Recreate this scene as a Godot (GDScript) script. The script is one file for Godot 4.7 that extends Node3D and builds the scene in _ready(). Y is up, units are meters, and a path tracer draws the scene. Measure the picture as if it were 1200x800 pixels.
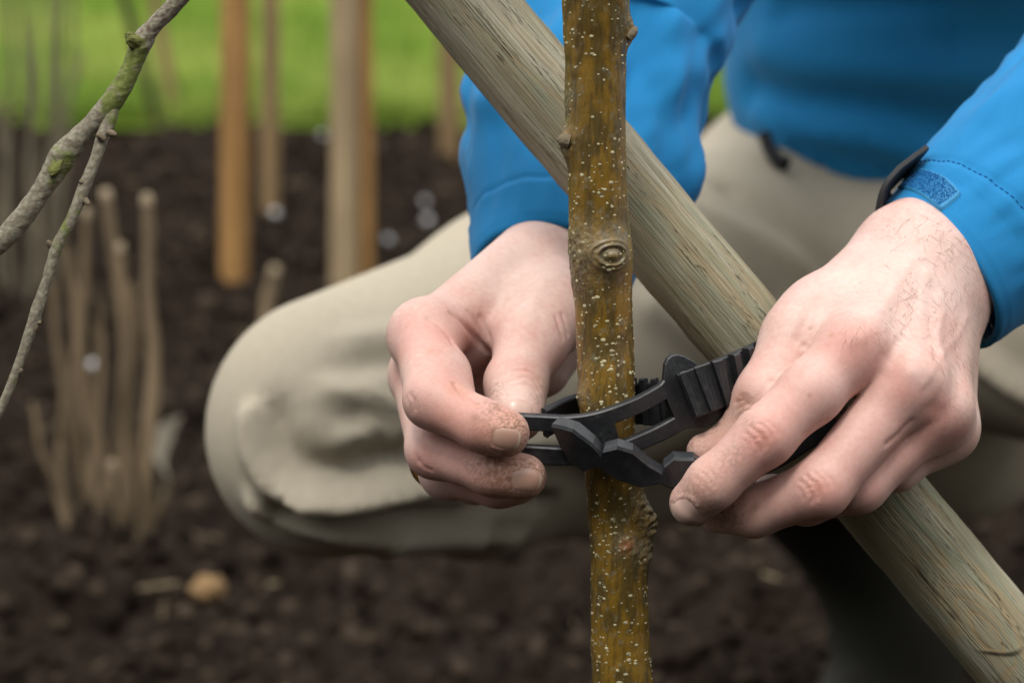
extends Node3D
# A gardener fastens a black tree tie round a young tree. Units are metres, y is up, the soil lies at y = 0.

const EYE := Vector3(0, 0.7, 0)
const PITCH := -15.0
const FOCAL := 85.0
const FPX := 400.0 * FOCAL / 12.0
var rng := RandomNumberGenerator.new()
var turn: Basis
var mats := {}
var used := {}

# ------------------------------------------------------------------ helpers
func at(x: float, y: float, mm: float) -> Vector3:   # a sight line and a distance (mm) give a place in the garden
	var d := mm * 0.001
	return EYE + turn * Vector3((x - 600.0) / FPX * d, (400.0 - y) / FPX * d, -d)

func lin(r: float, g: float, b: float) -> Color:     # real base colour to what albedo_color expects
	return Color(r, g, b).linear_to_srgb()

func numbered(called: String) -> String:
	if not used.has(called):
		used[called] = 0
		return called
	used[called] += 1
	return "%s_%03d" % [called, used[called]]

func thing(called: String, label: String, category: String, where := Vector3.ZERO, group := "") -> Node3D:
	var o := Node3D.new()
	o.name = numbered(called)
	add_child(o)
	o.position = where
	tag(o, label, category, group)
	return o

func tag(o: Node, label: String, category: String, group := "", kind := "") -> void:
	o.set_meta("label", label)
	o.set_meta("category", category)
	if group: o.set_meta("group", group)
	if kind: o.set_meta("kind", kind)

func part(called: String, mesh: Mesh, m: Material, parent: Node) -> MeshInstance3D:
	var o := MeshInstance3D.new()
	o.name = numbered(called) if parent == self else called
	o.mesh = mesh
	o.material_override = m
	o.cast_shadow = GeometryInstance3D.SHADOW_CASTING_SETTING_ON
	parent.add_child(o, true)
	if parent != self and parent is Node3D:
		o.position = -origin_of(parent)
	return o

func origin_of(n: Node) -> Vector3:                   # meshes are written in world places; parents may stand elsewhere
	var p := Vector3.ZERO
	var c: Node = n
	while c != self and c is Node3D:
		p += (c as Node3D).position
		c = c.get_parent()
	return p

func build_mesh(v: PackedVector3Array, idx: PackedInt32Array, n := PackedVector3Array(), c := PackedColorArray(), uv := PackedVector2Array()) -> ArrayMesh:
	var arr := []
	arr.resize(Mesh.ARRAY_MAX)
	arr[Mesh.ARRAY_VERTEX] = v
	arr[Mesh.ARRAY_INDEX] = idx
	arr[Mesh.ARRAY_NORMAL] = n if n.size() else smooth_normals(v, idx)
	if c.size(): arr[Mesh.ARRAY_COLOR] = c
	if uv.size(): arr[Mesh.ARRAY_TEX_UV] = uv
	var m := ArrayMesh.new()
	m.add_surface_from_arrays(Mesh.PRIMITIVE_TRIANGLES, arr)
	return m

func smooth_normals(v: PackedVector3Array, idx: PackedInt32Array) -> PackedVector3Array:
	var n := PackedVector3Array()
	n.resize(v.size())
	for t in range(0, idx.size(), 3):
		var i := idx[t]
		var j := idx[t + 1]
		var k := idx[t + 2]
		var c := (v[k] - v[i]).cross(v[j] - v[i])
		n[i] += c
		n[j] += c
		n[k] += c
	for i in n.size():
		n[i] = n[i].normalized()
	return n

# ------------------------------------------------------------------ smooth bodies: tapered limbs joined by a smooth minimum, meshed as surface nets
class Blob:
	var a := PackedVector3Array()
	var ba := PackedVector3Array()
	var inv := PackedFloat32Array()
	var ra := PackedFloat32Array()
	var dr := PackedFloat32Array()
	var grp := PackedInt32Array()
	var kk := PackedFloat32Array()
	var lo := Vector3(1e3, 1e3, 1e3)
	var hi := -Vector3(1e3, 1e3, 1e3)
	var kp := 0.009
	var kf := 0.0012
	var all := PackedInt32Array()
	func add(p: Vector3, q: Vector3, r0: float, r1: float, group: int, k: float) -> void:
		a.append(p); ba.append(q - p); inv.append(1.0 / maxf((q - p).length_squared(), 1e-9))
		ra.append(r0); dr.append(r1 - r0); grp.append(group); kk.append(k)
		all.append(all.size())
		for e in [[p, r0], [q, r1]]:
			lo = lo.min(e[0] - Vector3.ONE * e[1])
			hi = hi.max(e[0] + Vector3.ONE * e[1])
	func one(p: Vector3, i: int) -> float:
		var pa := p - a[i]
		var t := clampf(pa.dot(ba[i]) * inv[i], 0.0, 1.0)
		return (pa - ba[i] * t).length() - ra[i] - dr[i] * t
	func dist(p: Vector3, list: PackedInt32Array) -> float:
		var base := 1.0
		var fingers := 1.0
		var out := 1.0
		var cur := 0
		var d := 1.0
		for i in list:
			var g := grp[i]
			if g != cur:
				if cur == 0:
					base = d
					out = d
				else:
					var h0 := maxf(kp - absf(d - base), 0.0) / kp
					out = minf(out, minf(d, base) - h0 * h0 * kp * 0.25)
					var h1 := maxf(kf - absf(d - fingers), 0.0) / kf
					fingers = minf(d, fingers) - h1 * h1 * kf * 0.25
				cur = g
				d = 1.0
			var pa := p - a[i]
			var t := clampf(pa.dot(ba[i]) * inv[i], 0.0, 1.0)
			var e := (pa - ba[i] * t).length() - ra[i] - dr[i] * t
			var k := kk[i]
			var h := maxf(k - absf(d - e), 0.0) / k
			d = minf(d, e) - h * h * k * 0.25
		if cur == 0:
			return d
		var h2 := maxf(kp - absf(d - base), 0.0) / kp
		out = minf(out, minf(d, base) - h2 * h2 * kp * 0.25)
		var h3 := maxf(kf - absf(d - fingers), 0.0) / kf
		fingers = minf(d, fingers) - h3 * h3 * kf * 0.25
		return minf(out, fingers)

var job_blob: Blob
var job_h := 0.001
var job_nb := Vector3i.ZERO
var job_lo := Vector3.ZERO
var job_out := []
const B := 6

func net_layer(bz: int) -> void:
	var found := []
	var size := job_h * B
	var radius := size * 0.8661
	for by in job_nb.y:
		for bx in job_nb.x:
			var c := job_lo + Vector3(bx + 0.5, by + 0.5, bz + 0.5) * size
			var near := 1.0
			var ds := PackedFloat32Array()
			for i in job_blob.all:
				var d := job_blob.one(c, i)
				ds.append(d)
				near = minf(near, d)
			if near > radius * 1.4 + 0.012 or near < -radius * 1.4 - 0.012:
				continue
			var list := PackedInt32Array()
			for i in ds.size():
				if ds[i] < near + 2.0 * radius + 0.014:
					list.append(i)
			var mid := job_blob.dist(c, list)
			if absf(mid) > radius * 1.6:
				continue
			var v := PackedFloat32Array()
			v.resize(B * B * B)
			var n := 0
			for z in B:
				for y in B:
					for x in B:
						v[n] = job_blob.dist(job_lo + Vector3(bx * B + x, by * B + y, bz * B + z) * job_h, list)
						n += 1
			found.append([bx, by, v])
	job_out[bz] = found

func net(blob: Blob, h: float, relax := 2) -> Array:
	job_blob = blob
	job_h = h
	job_lo = blob.lo - Vector3.ONE * (3.0 * h)
	var ext := blob.hi - blob.lo + Vector3.ONE * (8.0 * h)
	job_nb = Vector3i((ext / (h * B)).ceil())
	job_out = []
	job_out.resize(job_nb.z)
	var task := WorkerThreadPool.add_group_task(net_layer, job_nb.z)
	WorkerThreadPool.wait_for_group_task_completion(task)
	var nx := job_nb.x * B
	var ny := job_nb.y * B
	var nz := job_nb.z * B
	var far := 9.0
	var f := PackedFloat32Array()
	f.resize(nx * ny * nz)
	f.fill(far)
	var sx := 1
	var sy := nx
	var sz := nx * ny
	for bz in job_nb.z:
		for b in job_out[bz]:
			var src: PackedFloat32Array = b[2]
			var n := 0
			for z in B:
				for y in B:
					var o: int = (bz * B + z) * sz + (b[1] * B + y) * sy + b[0] * B
					for x in B:
						f[o + x] = src[n]
						n += 1
	var ids := PackedInt32Array()
	ids.resize(nx * ny * nz)
	ids.fill(-1)
	var v := PackedVector3Array()
	var cells := PackedInt32Array()
	for bz in job_nb.z:
		for b in job_out[bz]:
			for z in B:
				var gz: int = bz * B + z
				if gz >= nz - 1: continue
				for y in B:
					var gy: int = b[1] * B + y
					if gy >= ny - 1: continue
					for x in B:
						var gx: int = b[0] * B + x
						if gx >= nx - 1: continue
						var o := gz * sz + gy * sy + gx
						var c0 := f[o]
						var c1 := f[o + 1]
						var c2 := f[o + sy]
						var c3 := f[o + sy + 1]
						var c4 := f[o + sz]
						var c5 := f[o + sz + 1]
						var c6 := f[o + sz + sy]
						var c7 := f[o + sz + sy + 1]
						var lo := minf(minf(minf(c0, c1), minf(c2, c3)), minf(minf(c4, c5), minf(c6, c7)))
						var hi := maxf(maxf(maxf(c0, c1), maxf(c2, c3)), maxf(maxf(c4, c5), maxf(c6, c7)))
						if lo >= 0.0 or hi < 0.0 or hi > 8.0: continue
						var s := Vector3.ZERO
						var n := 0
						if (c0 < 0.0) != (c1 < 0.0): s += Vector3(c0 / (c0 - c1), 0, 0); n += 1
						if (c2 < 0.0) != (c3 < 0.0): s += Vector3(c2 / (c2 - c3), 1, 0); n += 1
						if (c4 < 0.0) != (c5 < 0.0): s += Vector3(c4 / (c4 - c5), 0, 1); n += 1
						if (c6 < 0.0) != (c7 < 0.0): s += Vector3(c6 / (c6 - c7), 1, 1); n += 1
						if (c0 < 0.0) != (c2 < 0.0): s += Vector3(0, c0 / (c0 - c2), 0); n += 1
						if (c1 < 0.0) != (c3 < 0.0): s += Vector3(1, c1 / (c1 - c3), 0); n += 1
						if (c4 < 0.0) != (c6 < 0.0): s += Vector3(0, c4 / (c4 - c6), 1); n += 1
						if (c5 < 0.0) != (c7 < 0.0): s += Vector3(1, c5 / (c5 - c7), 1); n += 1
						if (c0 < 0.0) != (c4 < 0.0): s += Vector3(0, 0, c0 / (c0 - c4)); n += 1
						if (c1 < 0.0) != (c5 < 0.0): s += Vector3(1, 0, c1 / (c1 - c5)); n += 1
						if (c2 < 0.0) != (c6 < 0.0): s += Vector3(0, 1, c2 / (c2 - c6)); n += 1
						if (c3 < 0.0) != (c7 < 0.0): s += Vector3(1, 1, c3 / (c3 - c7)); n += 1
						ids[o] = v.size()
						v.append(job_lo + (Vector3(gx, gy, gz) + s / n) * h)
						cells.append(o)
	var quads := PackedInt32Array()
	for o in cells:
		var c0 := f[o]
		for axis in 3:
			var step: int = [sx, sy, sz][axis]
			var u: int = [sy, sz, sx][axis]
			var w: int = [sz, sx, sy][axis]
			var c1 := f[o + step]
			if (c0 < 0.0) == (c1 < 0.0): continue
			var p := ids[o]
			var q := ids[o - u]
			var r := ids[o - u - w]
			var t := ids[o - w]
			if q < 0 or r < 0 or t < 0: continue
			if c0 < 0.0: quads.append_array([p, t, r, q])
			else: quads.append_array([p, q, r, t])
	for it in relax:
		var acc := PackedVector3Array()
		acc.resize(v.size())
		var cnt := PackedInt32Array()
		cnt.resize(v.size())
		for t in range(0, quads.size(), 4):
			for e in 4:
				var i := quads[t + e]
				var j := quads[t + (e + 1) % 4]
				acc[i] += v[j]
				acc[j] += v[i]
				cnt[i] += 1
				cnt[j] += 1
		for i in v.size():
			if cnt[i] > 0: v[i] = v[i].lerp(acc[i] / cnt[i], 0.5)
	var idx := PackedInt32Array()
	for t in range(0, quads.size(), 4):
		idx.append_array([quads[t], quads[t + 1], quads[t + 2], quads[t], quads[t + 2], quads[t + 3]])
	return [v, idx]

func surf(blob: Blob, x: float, y: float) -> Vector3:  # where a sight line meets a body
	var dir := (at(x, y, 1000) - EYE).normalized()
	var t := 0.55
	for i in 90:
		var d := blob.dist(EYE + dir * t, blob.all)
		if d < 0.00005: break
		t += d * 0.8
		if t > 2.2: break
	return EYE + dir * t

func surf_normal(blob: Blob, p: Vector3) -> Vector3:
	var e := 0.0006
	var d0 := blob.dist(p, blob.all)
	return Vector3(blob.dist(p + Vector3(e, 0, 0), blob.all) - d0, blob.dist(p + Vector3(0, e, 0), blob.all) - d0, blob.dist(p + Vector3(0, 0, e), blob.all) - d0).normalized()

# marks on a body: polylines that lift or crease the surface, and patches that tint it; worked through in threads
class Mark:
	var pts := PackedVector3Array()
	var mid := Vector3.ZERO
	var reach := 0.0
	var w := 0.001
	var amp := 0.0
class Patch:
	var p := Vector3.ZERO
	var r := 0.01
	var c := Color.WHITE
	var amt := 1.0
	var grain := 0.0

var mk_v: PackedVector3Array
var mk_n: PackedVector3Array
var mk_list := []
var mk_out := []
const CHUNK := 4000

func mark_chunk(n: int) -> void:
	var out := PackedVector3Array()
	for i in range(n * CHUNK, mini((n + 1) * CHUNK, mk_v.size())):
		var p := mk_v[i]
		var push := 0.0
		for m: Mark in mk_list:
			if p.distance_squared_to(m.mid) > m.reach * m.reach: continue
			var best := 1e3
			for s in m.pts.size() - 1:
				var q := m.pts[s]
				var e := m.pts[s + 1] - q
				var t := clampf((p - q).dot(e) / maxf(e.length_squared(), 1e-12), 0.0, 1.0)
				best = minf(best, (p - q - e * t).length_squared())
			push += m.amp * exp(-best / (m.w * m.w))
		out.append(p + mk_n[i] * push)
	mk_out[n] = out

func apply_marks(v: PackedVector3Array, idx: PackedInt32Array, marks: Array) -> PackedVector3Array:
	mk_v = v
	mk_n = smooth_normals(v, idx)
	mk_list = marks
	var chunks := ceili(v.size() / float(CHUNK))
	mk_out = []
	mk_out.resize(chunks)
	WorkerThreadPool.wait_for_group_task_completion(WorkerThreadPool.add_group_task(mark_chunk, chunks))
	var out := PackedVector3Array()
	for c: PackedVector3Array in mk_out: out.append_array(c)
	return out

func mark(pts: PackedVector3Array, w: float, amp: float) -> Mark:
	var m := Mark.new()
	m.pts = pts
	m.w = w
	m.amp = amp
	for p in pts: m.mid += p / pts.size()
	for p in pts: m.reach = maxf(m.reach, p.distance_to(m.mid))
	m.reach += w * 2.6
	return m

func crease(blob: Blob, flat: Array, w_mm: float, amp_mm: float) -> Mark:   # flat: x, y, x, y ... on the body's near face
	var c := Curve3D.new()
	for i in range(0, flat.size(), 2): c.add_point(surf(blob, flat[i], flat[i + 1]))
	var pts := PackedVector3Array()
	for i in flat.size() / 2: pts.append(c.get_point_position(i))
	return mark(pts, w_mm * 0.001, amp_mm * 0.001)

func patch(blob: Blob, x: float, y: float, r_mm: float, c: Color, amt: float, grain := 0.0) -> Patch:
	var m := Patch.new()
	m.p = surf(blob, x, y)
	m.r = r_mm * 0.001
	m.c = c
	m.amt = amt
	m.grain = grain
	return m

# ------------------------------------------------------------------ tubes and ribbons
func spline(pts: Array, n: int) -> Array:             # Catmull-Rom through Vector3 or float
	var out := []
	var last := pts.size() - 1
	for i in n + 1:
		var t := float(i) / n * last
		var k := mini(int(t), last - 1)
		var u := t - k
		var p0 = pts[maxi(k - 1, 0)]
		var p1 = pts[k]
		var p2 = pts[k + 1]
		var p3 = pts[mini(k + 2, last)]
		out.append(0.5 * (2.0 * p1 + (p2 - p0) * u + (2.0 * p0 - 5.0 * p1 + 4.0 * p2 - p3) * u * u + (3.0 * p1 - p0 - 3.0 * p2 + p3) * u * u * u))
	return out

func frames(c: Array, up := Vector3.ZERO) -> Array:    # [side, up] for each point, carried along without twist
	var out := []
	var side := Vector3.ZERO
	for i in c.size():
		var d: Vector3 = (c[mini(i + 1, c.size() - 1)] - c[maxi(i - 1, 0)]).normalized()
		if i == 0:
			var u := up if up != Vector3.ZERO else (Vector3.UP if absf(d.y) < 0.9 else Vector3.BACK)
			side = d.cross(u).normalized()
		else:
			side = (side - d * side.dot(d)).normalized()
		out.append([side, side.cross(d).normalized(), d])
	return out

# rings(i, j) gives the radius; uv.x runs round, uv.y along in metres
func tube(c: Array, radius: Callable, round_n: int, caps := true, up := Vector3.ZERO, colour = null) -> ArrayMesh:
	var fr := frames(c, up)
	var v := PackedVector3Array()
	var uv := PackedVector2Array()
	var col := PackedColorArray()
	var idx := PackedInt32Array()
	var run := 0.0
	for i in c.size():
		if i > 0: run += (c[i] - c[i - 1]).length()
		for j in round_n + 1:
			var a := TAU * j / round_n
			var out: Vector3 = fr[i][0] * cos(a) + fr[i][1] * sin(a)
			var p: Vector3 = c[i] + out * radius.call(i, a)
			v.append(p)
			uv.append(Vector2(float(j) / round_n, run))
			if colour != null: col.append(colour.call(i, a, p))
	var w := round_n + 1
	for i in c.size() - 1:
		for j in round_n:
			var o := i * w + j
			idx.append_array([o, o + w, o + 1, o + 1, o + w, o + w + 1])
	var n := smooth_normals(v, idx)
	for i in c.size():
		var s := (n[i * w] + n[i * w + round_n]).normalized()
		n[i * w] = s
		n[i * w + round_n] = s
	if caps:
		for e in [0, c.size() - 1]:
			var o := v.size()
			var d: Vector3 = fr[e][2] * (-1.0 if e == 0 else 1.0)
			for j in round_n + 1:
				v.append(v[e * w + j])
				n.append(d)
				uv.append(uv[e * w + j])
				if col.size(): col.append(col[e * w + j])
			v.append(c[e])
			n.append(d)
			uv.append(Vector2(0.5, 0))
			if col.size(): col.append(col[e * w])
			for j in round_n:
				if e == 0: idx.append_array([o + j, o + j + 1, o + w])
				else: idx.append_array([o + j + 1, o + j, o + w])
	return build_mesh(v, idx, n, col, uv)

# a strap: bays of trapezoids [s0, s1, [lo0, hi0, lo1, hi1], ...] in metres, bent along a centre line c(s) whose width runs along w(s)
func strap(bays: Array, place: Callable, thick: float, step: float) -> ArrayMesh:
	var st := SurfaceTool.new()
	st.begin(Mesh.PRIMITIVE_TRIANGLES)
	st.set_smooth_group(-1)
	var quad := func(p0: Vector3, p1: Vector3, p2: Vector3, p3: Vector3):
		for p in [p0, p1, p2, p0, p2, p3]: st.add_vertex(p)
	var bev := thick * 0.16
	for bay in bays:
		var n := maxi(1, ceili((bay[1] - bay[0]) / step))
		for t in range(2, bay.size()):
			var q: Array = bay[t]
			var prev := []
			for i in n + 1:
				var u := float(i) / n
				var f: Array = place.call(lerpf(bay[0], bay[1], u))   # [centre, width direction, face normal]
				var lo := lerpf(q[0], q[2], u)
				var hi := lerpf(q[1], q[3], u)
				var h := thick * 0.5
				var ring := []
				for e in [[lo + bev, h], [hi - bev, h], [hi, h - bev], [hi, bev - h], [hi - bev, -h], [lo + bev, -h], [lo, bev - h], [lo, h - bev]]:
					ring.append(f[0] + f[1] * e[0] + f[2] * e[1])
				if i > 0:
					for k in 8: quad.call(prev[k], prev[(k + 1) % 8], ring[(k + 1) % 8], ring[k])
				if i == 0 or i == n:
					for k in range(1, 7):
						var tri := [ring[0], ring[k], ring[k + 1]]
						if i == 0: tri.reverse()
						for p in tri: st.add_vertex(p)
				prev = ring
	st.generate_normals()
	return st.commit()

func noise(freq: float, octaves := 3, seed_n := 1, kind := FastNoiseLite.TYPE_SIMPLEX_SMOOTH) -> FastNoiseLite:
	var n := FastNoiseLite.new()
	n.noise_type = kind
	n.seed = seed_n
	n.frequency = freq
	n.fractal_octaves = octaves
	n.fractal_type = FastNoiseLite.FRACTAL_FBM if octaves > 1 else FastNoiseLite.FRACTAL_NONE
	return n

func noise_tex(freq: float, octaves: int, size := 256, ramp: Gradient = null, seed_n := 1, kind := FastNoiseLite.TYPE_SIMPLEX_SMOOTH) -> NoiseTexture2D:
	var t := NoiseTexture2D.new()
	t.width = size
	t.height = size
	t.seamless = true
	t.noise = noise(freq, octaves, seed_n, kind)
	t.normalize = true
	if ramp: t.color_ramp = ramp
	return t

func ramp(stops: Array) -> Gradient:                   # [offset, Color] pairs
	var g := Gradient.new()
	g.offsets = PackedFloat32Array(stops.map(func(s): return s[0]))
	g.colors = PackedColorArray(stops.map(func(s): return s[1]))
	return g

func mat(rough: float, colour := Color.WHITE, spec := 0.5) -> StandardMaterial3D:
	var m := StandardMaterial3D.new()
	m.albedo_color = colour
	m.roughness = rough
	m.metallic_specular = spec
	return m

func relief(m: StandardMaterial3D, tex: Texture2D, depth_cm: float, scale := 1.0, tri := true) -> void:
	m.heightmap_enabled = true
	m.heightmap_texture = tex
	m.heightmap_scale = depth_cm
	if tri:
		m.uv1_triplanar = true
		m.uv1_world_triplanar = true
	m.uv1_scale = Vector3.ONE * scale

# ------------------------------------------------------------------ the person
const SKIN := Color(0.565, 0.38, 0.33)
const PINK := Color(0.53, 0.225, 0.19)
const RUDDY := Color(0.42, 0.20, 0.125)
const DIRT := Color(0.13, 0.075, 0.042)
const PALE := Color(0.63, 0.475, 0.425)
var hand_blobs := []

# group, k, then x, y, distance, radius of both ends (pixels of the sight line, mm)
const HOLDING_HAND := [
	[0, 10, 628, 300, 886, 13.5, 503, 393, 846, 11], [0, 9, 640, 318, 900, 14, 497, 440, 862, 10.5],
	[0, 9, 655, 340, 912, 13, 510, 480, 880, 10], [0, 9, 668, 360, 920, 12, 535, 500, 896, 9],
	[0, 10, 628, 318, 882, 13, 562, 372, 866, 9.5], [0, 8, 575, 368, 868, 10, 556, 404, 862, 8.5], [0, 10, 658, 312, 890, 15, 645, 372, 862, 13],
	[0, 9, 676, 350, 905, 15, 634, 432, 894, 11], [0, 9, 640, 360, 890, 12, 565, 440, 885, 9],
	[0, 12, 640, 285, 905, 17, 700, 110, 1000, 24], [0, 12, 672, 300, 915, 16, 730, 130, 1005, 24],
	[1, 4, 499, 394, 842, 11.2, 508, 468, 804, 9.5], [1, 4, 508, 468, 804, 9.6, 566, 499, 793, 8.1], [1, 4, 566, 499, 793, 8.2, 593, 507, 789.5, 7.3],
	[1, 3, 575, 503, 796, 7.6, 592, 508, 791.5, 7.1], [1, 4, 519, 440, 822, 10, 530, 478, 806, 8.5],
	[2, 4, 494, 440, 858, 10.8, 510, 526, 818, 9.6], [2, 4, 510, 526, 818, 9.6, 578, 551, 804, 8.1], [2, 4, 578, 551, 804, 8.2, 614, 558, 800, 7.2],
	[2, 3, 590, 554, 807, 7.5, 612, 559, 802.5, 6.9],
	[3, 4, 510, 484, 874, 10.4, 524, 552, 838, 9.3], [3, 4, 524, 552, 838, 9.3, 585, 565, 823, 8.2], [3, 4, 585, 565, 823, 8.2, 606, 566, 818, 7.3],
	[4, 4, 535, 505, 890, 9, 556, 562, 858, 8.2], [4, 4, 556, 562, 858, 8, 590, 566, 845, 7.2], [4, 4, 590, 566, 845, 7.2, 606, 560, 838, 6.5],
	[5, 6, 642, 362, 860, 13.4, 622, 400, 846, 12.4], [5, 5, 622, 400, 846, 12.2, 604, 448, 828, 9.7], [5, 5, 604, 448, 826, 9.9, 604, 486, 812, 8.6],
	[5, 4, 606, 455, 828, 9.5, 606, 486, 816, 8.6],
]
const GUIDING_HAND := [
	[0, 9, 1078, 305, 838, 12, 1006, 404, 803, 10.6], [0, 8, 1088, 312, 838, 13, 1066, 442, 800, 10.6],
	[0, 8, 1100, 325, 842, 13, 1100, 478, 806, 10.2], [0, 8, 1104, 340, 850, 13, 1106, 498, 818, 9.6],
	[0, 10, 1056, 315, 842, 13, 985, 378, 818, 10], [0, 10, 1052, 300, 848, 14, 955, 375, 824, 11.5],
	[0, 10, 1085, 340, 862, 16, 1050, 460, 832, 13], [0, 10, 1090, 380, 850, 14, 1095, 490, 828, 11],
	[0, 12, 1070, 296, 850, 16.5, 1190, 165, 930, 22], [0, 12, 1104, 338, 852, 16.5, 1230, 220, 930, 22],
	[1, 4, 1003, 408, 800, 11.0, 950, 460, 790, 10.2], [1, 4, 950, 460, 790, 10.2, 897, 511, 784, 9.3], [1, 4, 897, 511, 784, 9.5, 835, 566, 785, 8.1], [1, 4, 835, 566, 785, 8.2, 811, 589, 790, 7.3],
	[1, 3, 838, 566, 790, 7.8, 813, 589, 794, 7.1],
	[2, 4, 1067, 448, 800, 10.8, 962, 571, 788, 9.4], [2, 4, 962, 571, 788, 9.6, 884, 599, 799, 8.1], [2, 4, 884, 599, 799, 8.2, 842, 600, 806, 7.0],
	[3, 4, 1098, 482, 808, 10.1, 1006, 567, 800, 9.2], [3, 4, 1006, 567, 800, 9.2, 945, 585, 814, 8.2], [3, 4, 945, 585, 814, 8.2, 905, 580, 820, 7.2],
	[4, 4, 1108, 504, 820, 9.4, 1050, 545, 814, 8.4], [4, 4, 1050, 545, 814, 8.2, 1000, 560, 822, 7.2], [4, 4, 1000, 560, 822, 7.2, 968, 565, 824, 6.5],
	[5, 6, 960, 372, 826, 12.5, 934, 396, 815, 11.4], [5, 5, 934, 396, 815, 11.4, 898, 465, 803, 9.9], [5, 5, 898, 465, 803, 10.0, 863, 522, 808, 8.5], [5, 4, 863, 522, 808, 8.4, 826, 529, 809, 6.2],
]

func hand_blob(rows: Array) -> Blob:
	var b := Blob.new()
	for r in rows:
		b.add(at(r[2], r[3], r[4]), at(r[6], r[7], r[8]), r[5] * 0.001, r[9] * 0.001, r[0], r[1] * 0.001)
	return b

func knob(b: Blob, x: float, y: float, mm: float, r: float, k := 6.0) -> void:   # a knuckle under the skin
	b.add(at(x, y, mm), at(x, y, mm + 0.5), r * 0.001, r * 0.001, 0, k * 0.001)

func sorted_blob(b: Blob) -> Blob:                     # limbs of one group must follow each other
	var order := Array(b.all)
	order.sort_custom(func(p, q): return b.grp[p] < b.grp[q] if b.grp[p] != b.grp[q] else p < q)
	b.all = PackedInt32Array()
	var s := Blob.new()
	s.kp = b.kp
	s.kf = b.kf
	for i: int in order:
		s.add(b.a[i], b.a[i] + b.ba[i], b.ra[i], b.ra[i] + b.dr[i], b.grp[i], b.kk[i])
	return s

func skin_colours(v: PackedVector3Array, patches: Array) -> PackedColorArray:
	var out := PackedColorArray()
	out.resize(v.size())
	var broad := noise(60.0, 3, 5)
	var fine := noise(420.0, 3, 9)
	var spots := noise(900.0, 2, 21)
	for i in v.size():
		var p := v[i]
		var m := broad.get_noise_3dv(p)
		var f := fine.get_noise_3dv(p)
		var c := SKIN.lerp(PALE, clampf(m * 0.7 + f * 0.35, 0.0, 0.55)).lerp(PINK, clampf(-m * 0.45 - f * 0.3, 0.0, 0.35))
		for t: Patch in patches:
			var q := p.distance_squared_to(t.p) / (t.r * t.r)
			if q > 4.0: continue
			var w := exp(-q * 1.4) * t.amt
			if t.grain > 0.0:
				w *= clampf(0.5 + (spots.get_noise_3dv(p) * 1.3 + f * 0.9) * t.grain, 0.0, 1.3)
			c = c.lerp(t.c, clampf(w, 0.0, 1.0))
		c = c * (1.0 + f * 0.05)
		c.a = 1.0
		out[i] = c
	return out

func fingernail(b: Blob, x: float, y: float, along: Vector3, width: float, length: float, parent: Node, dirty := 0.5, lean := 0.0, pale := 0.0) -> void:
	var p0 := surf(b, x, y)
	var n := surf_normal(b, p0)
	var d := (along - n * along.dot(n)).normalized()
	var side := d.cross(n)
	n = (n + side * lean).normalized()
	d = (d - n * d.dot(n)).normalized()
	side = d.cross(n)
	var nu := 12
	var nt := 14
	var v := PackedVector3Array()
	var c := PackedColorArray()
	var idx := PackedInt32Array()
	for layer in 2:
		for j in nt + 1:
			var t := -1.0 + 2.0 * j / nt
			var narrow := sqrt(maxf(0.0, 1.0 - pow(clampf((-t - 0.35) / 0.68, 0.0, 1.0), 2.2))) * sqrt(1.0 - 0.75 * pow(clampf((t - 0.45) / 0.55, 0.0, 1.0), 2.4))
			for i in nu + 1:
				var u := -1.0 + 2.0 * i / nu
				var tt := t + 0.1 * (1.0 - u * u) * clampf(t, 0.0, 1.0)
				var q := p0 + side * (u * narrow * width * 0.5) + d * (tt * length * 0.5) + n * 0.005
				for s in 24:
					var e := b.dist(q, b.all)
					if e < 0.00004: break
					q -= n * e * 0.8
					if (q - p0).dot(n) < -0.0045: break
				var rise := 0.00012 + 0.0002 * clampf(t + 0.2, 0.0, 1.0) - 0.0004 * absf(u) ** 6 - 0.0005 * clampf(-t - 0.75, 0.0, 0.3)
				v.append(q + n * (rise if layer == 0 else rise - 0.0006))
				var col := Color(0.35, 0.205, 0.155).lerp(Color(0.42, 0.28, 0.22), clampf(-t, 0.0, 1.0) * 0.5)
				col = col.lerp(Color(0.62, 0.43, 0.37), pale)
				if t > 0.82: col = col.lerp(Color(0.55, 0.44, 0.34), 0.6)
				if t > 0.9 or absf(u) > 0.84 or t < -0.88: col = col.lerp(DIRT, dirty)
				c.append(col)
	var w := nu + 1
	var o2 := w * (nt + 1)
	for j in nt:
		for i in nu:
			var o := j * w + i
			idx.append_array([o, o + 1, o + w, o + 1, o + w + 1, o + w])
			idx.append_array([o2 + o, o2 + o + w, o2 + o + 1, o2 + o + 1, o2 + o + w, o2 + o + w + 1])
	for j in nt:
		for e in [0, nu]:
			var o: int = j * w + e
			idx.append_array([o, o + w, o2 + o, o + w, o2 + o + w, o2 + o])
	for i in nu:
		var o := nt * w + i
		idx.append_array([o, o2 + o, o + 1, o + 1, o2 + o, o2 + o + 1])
	part("fingernail", build_mesh(v, idx, PackedVector3Array(), c), mats.nail, parent)

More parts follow.
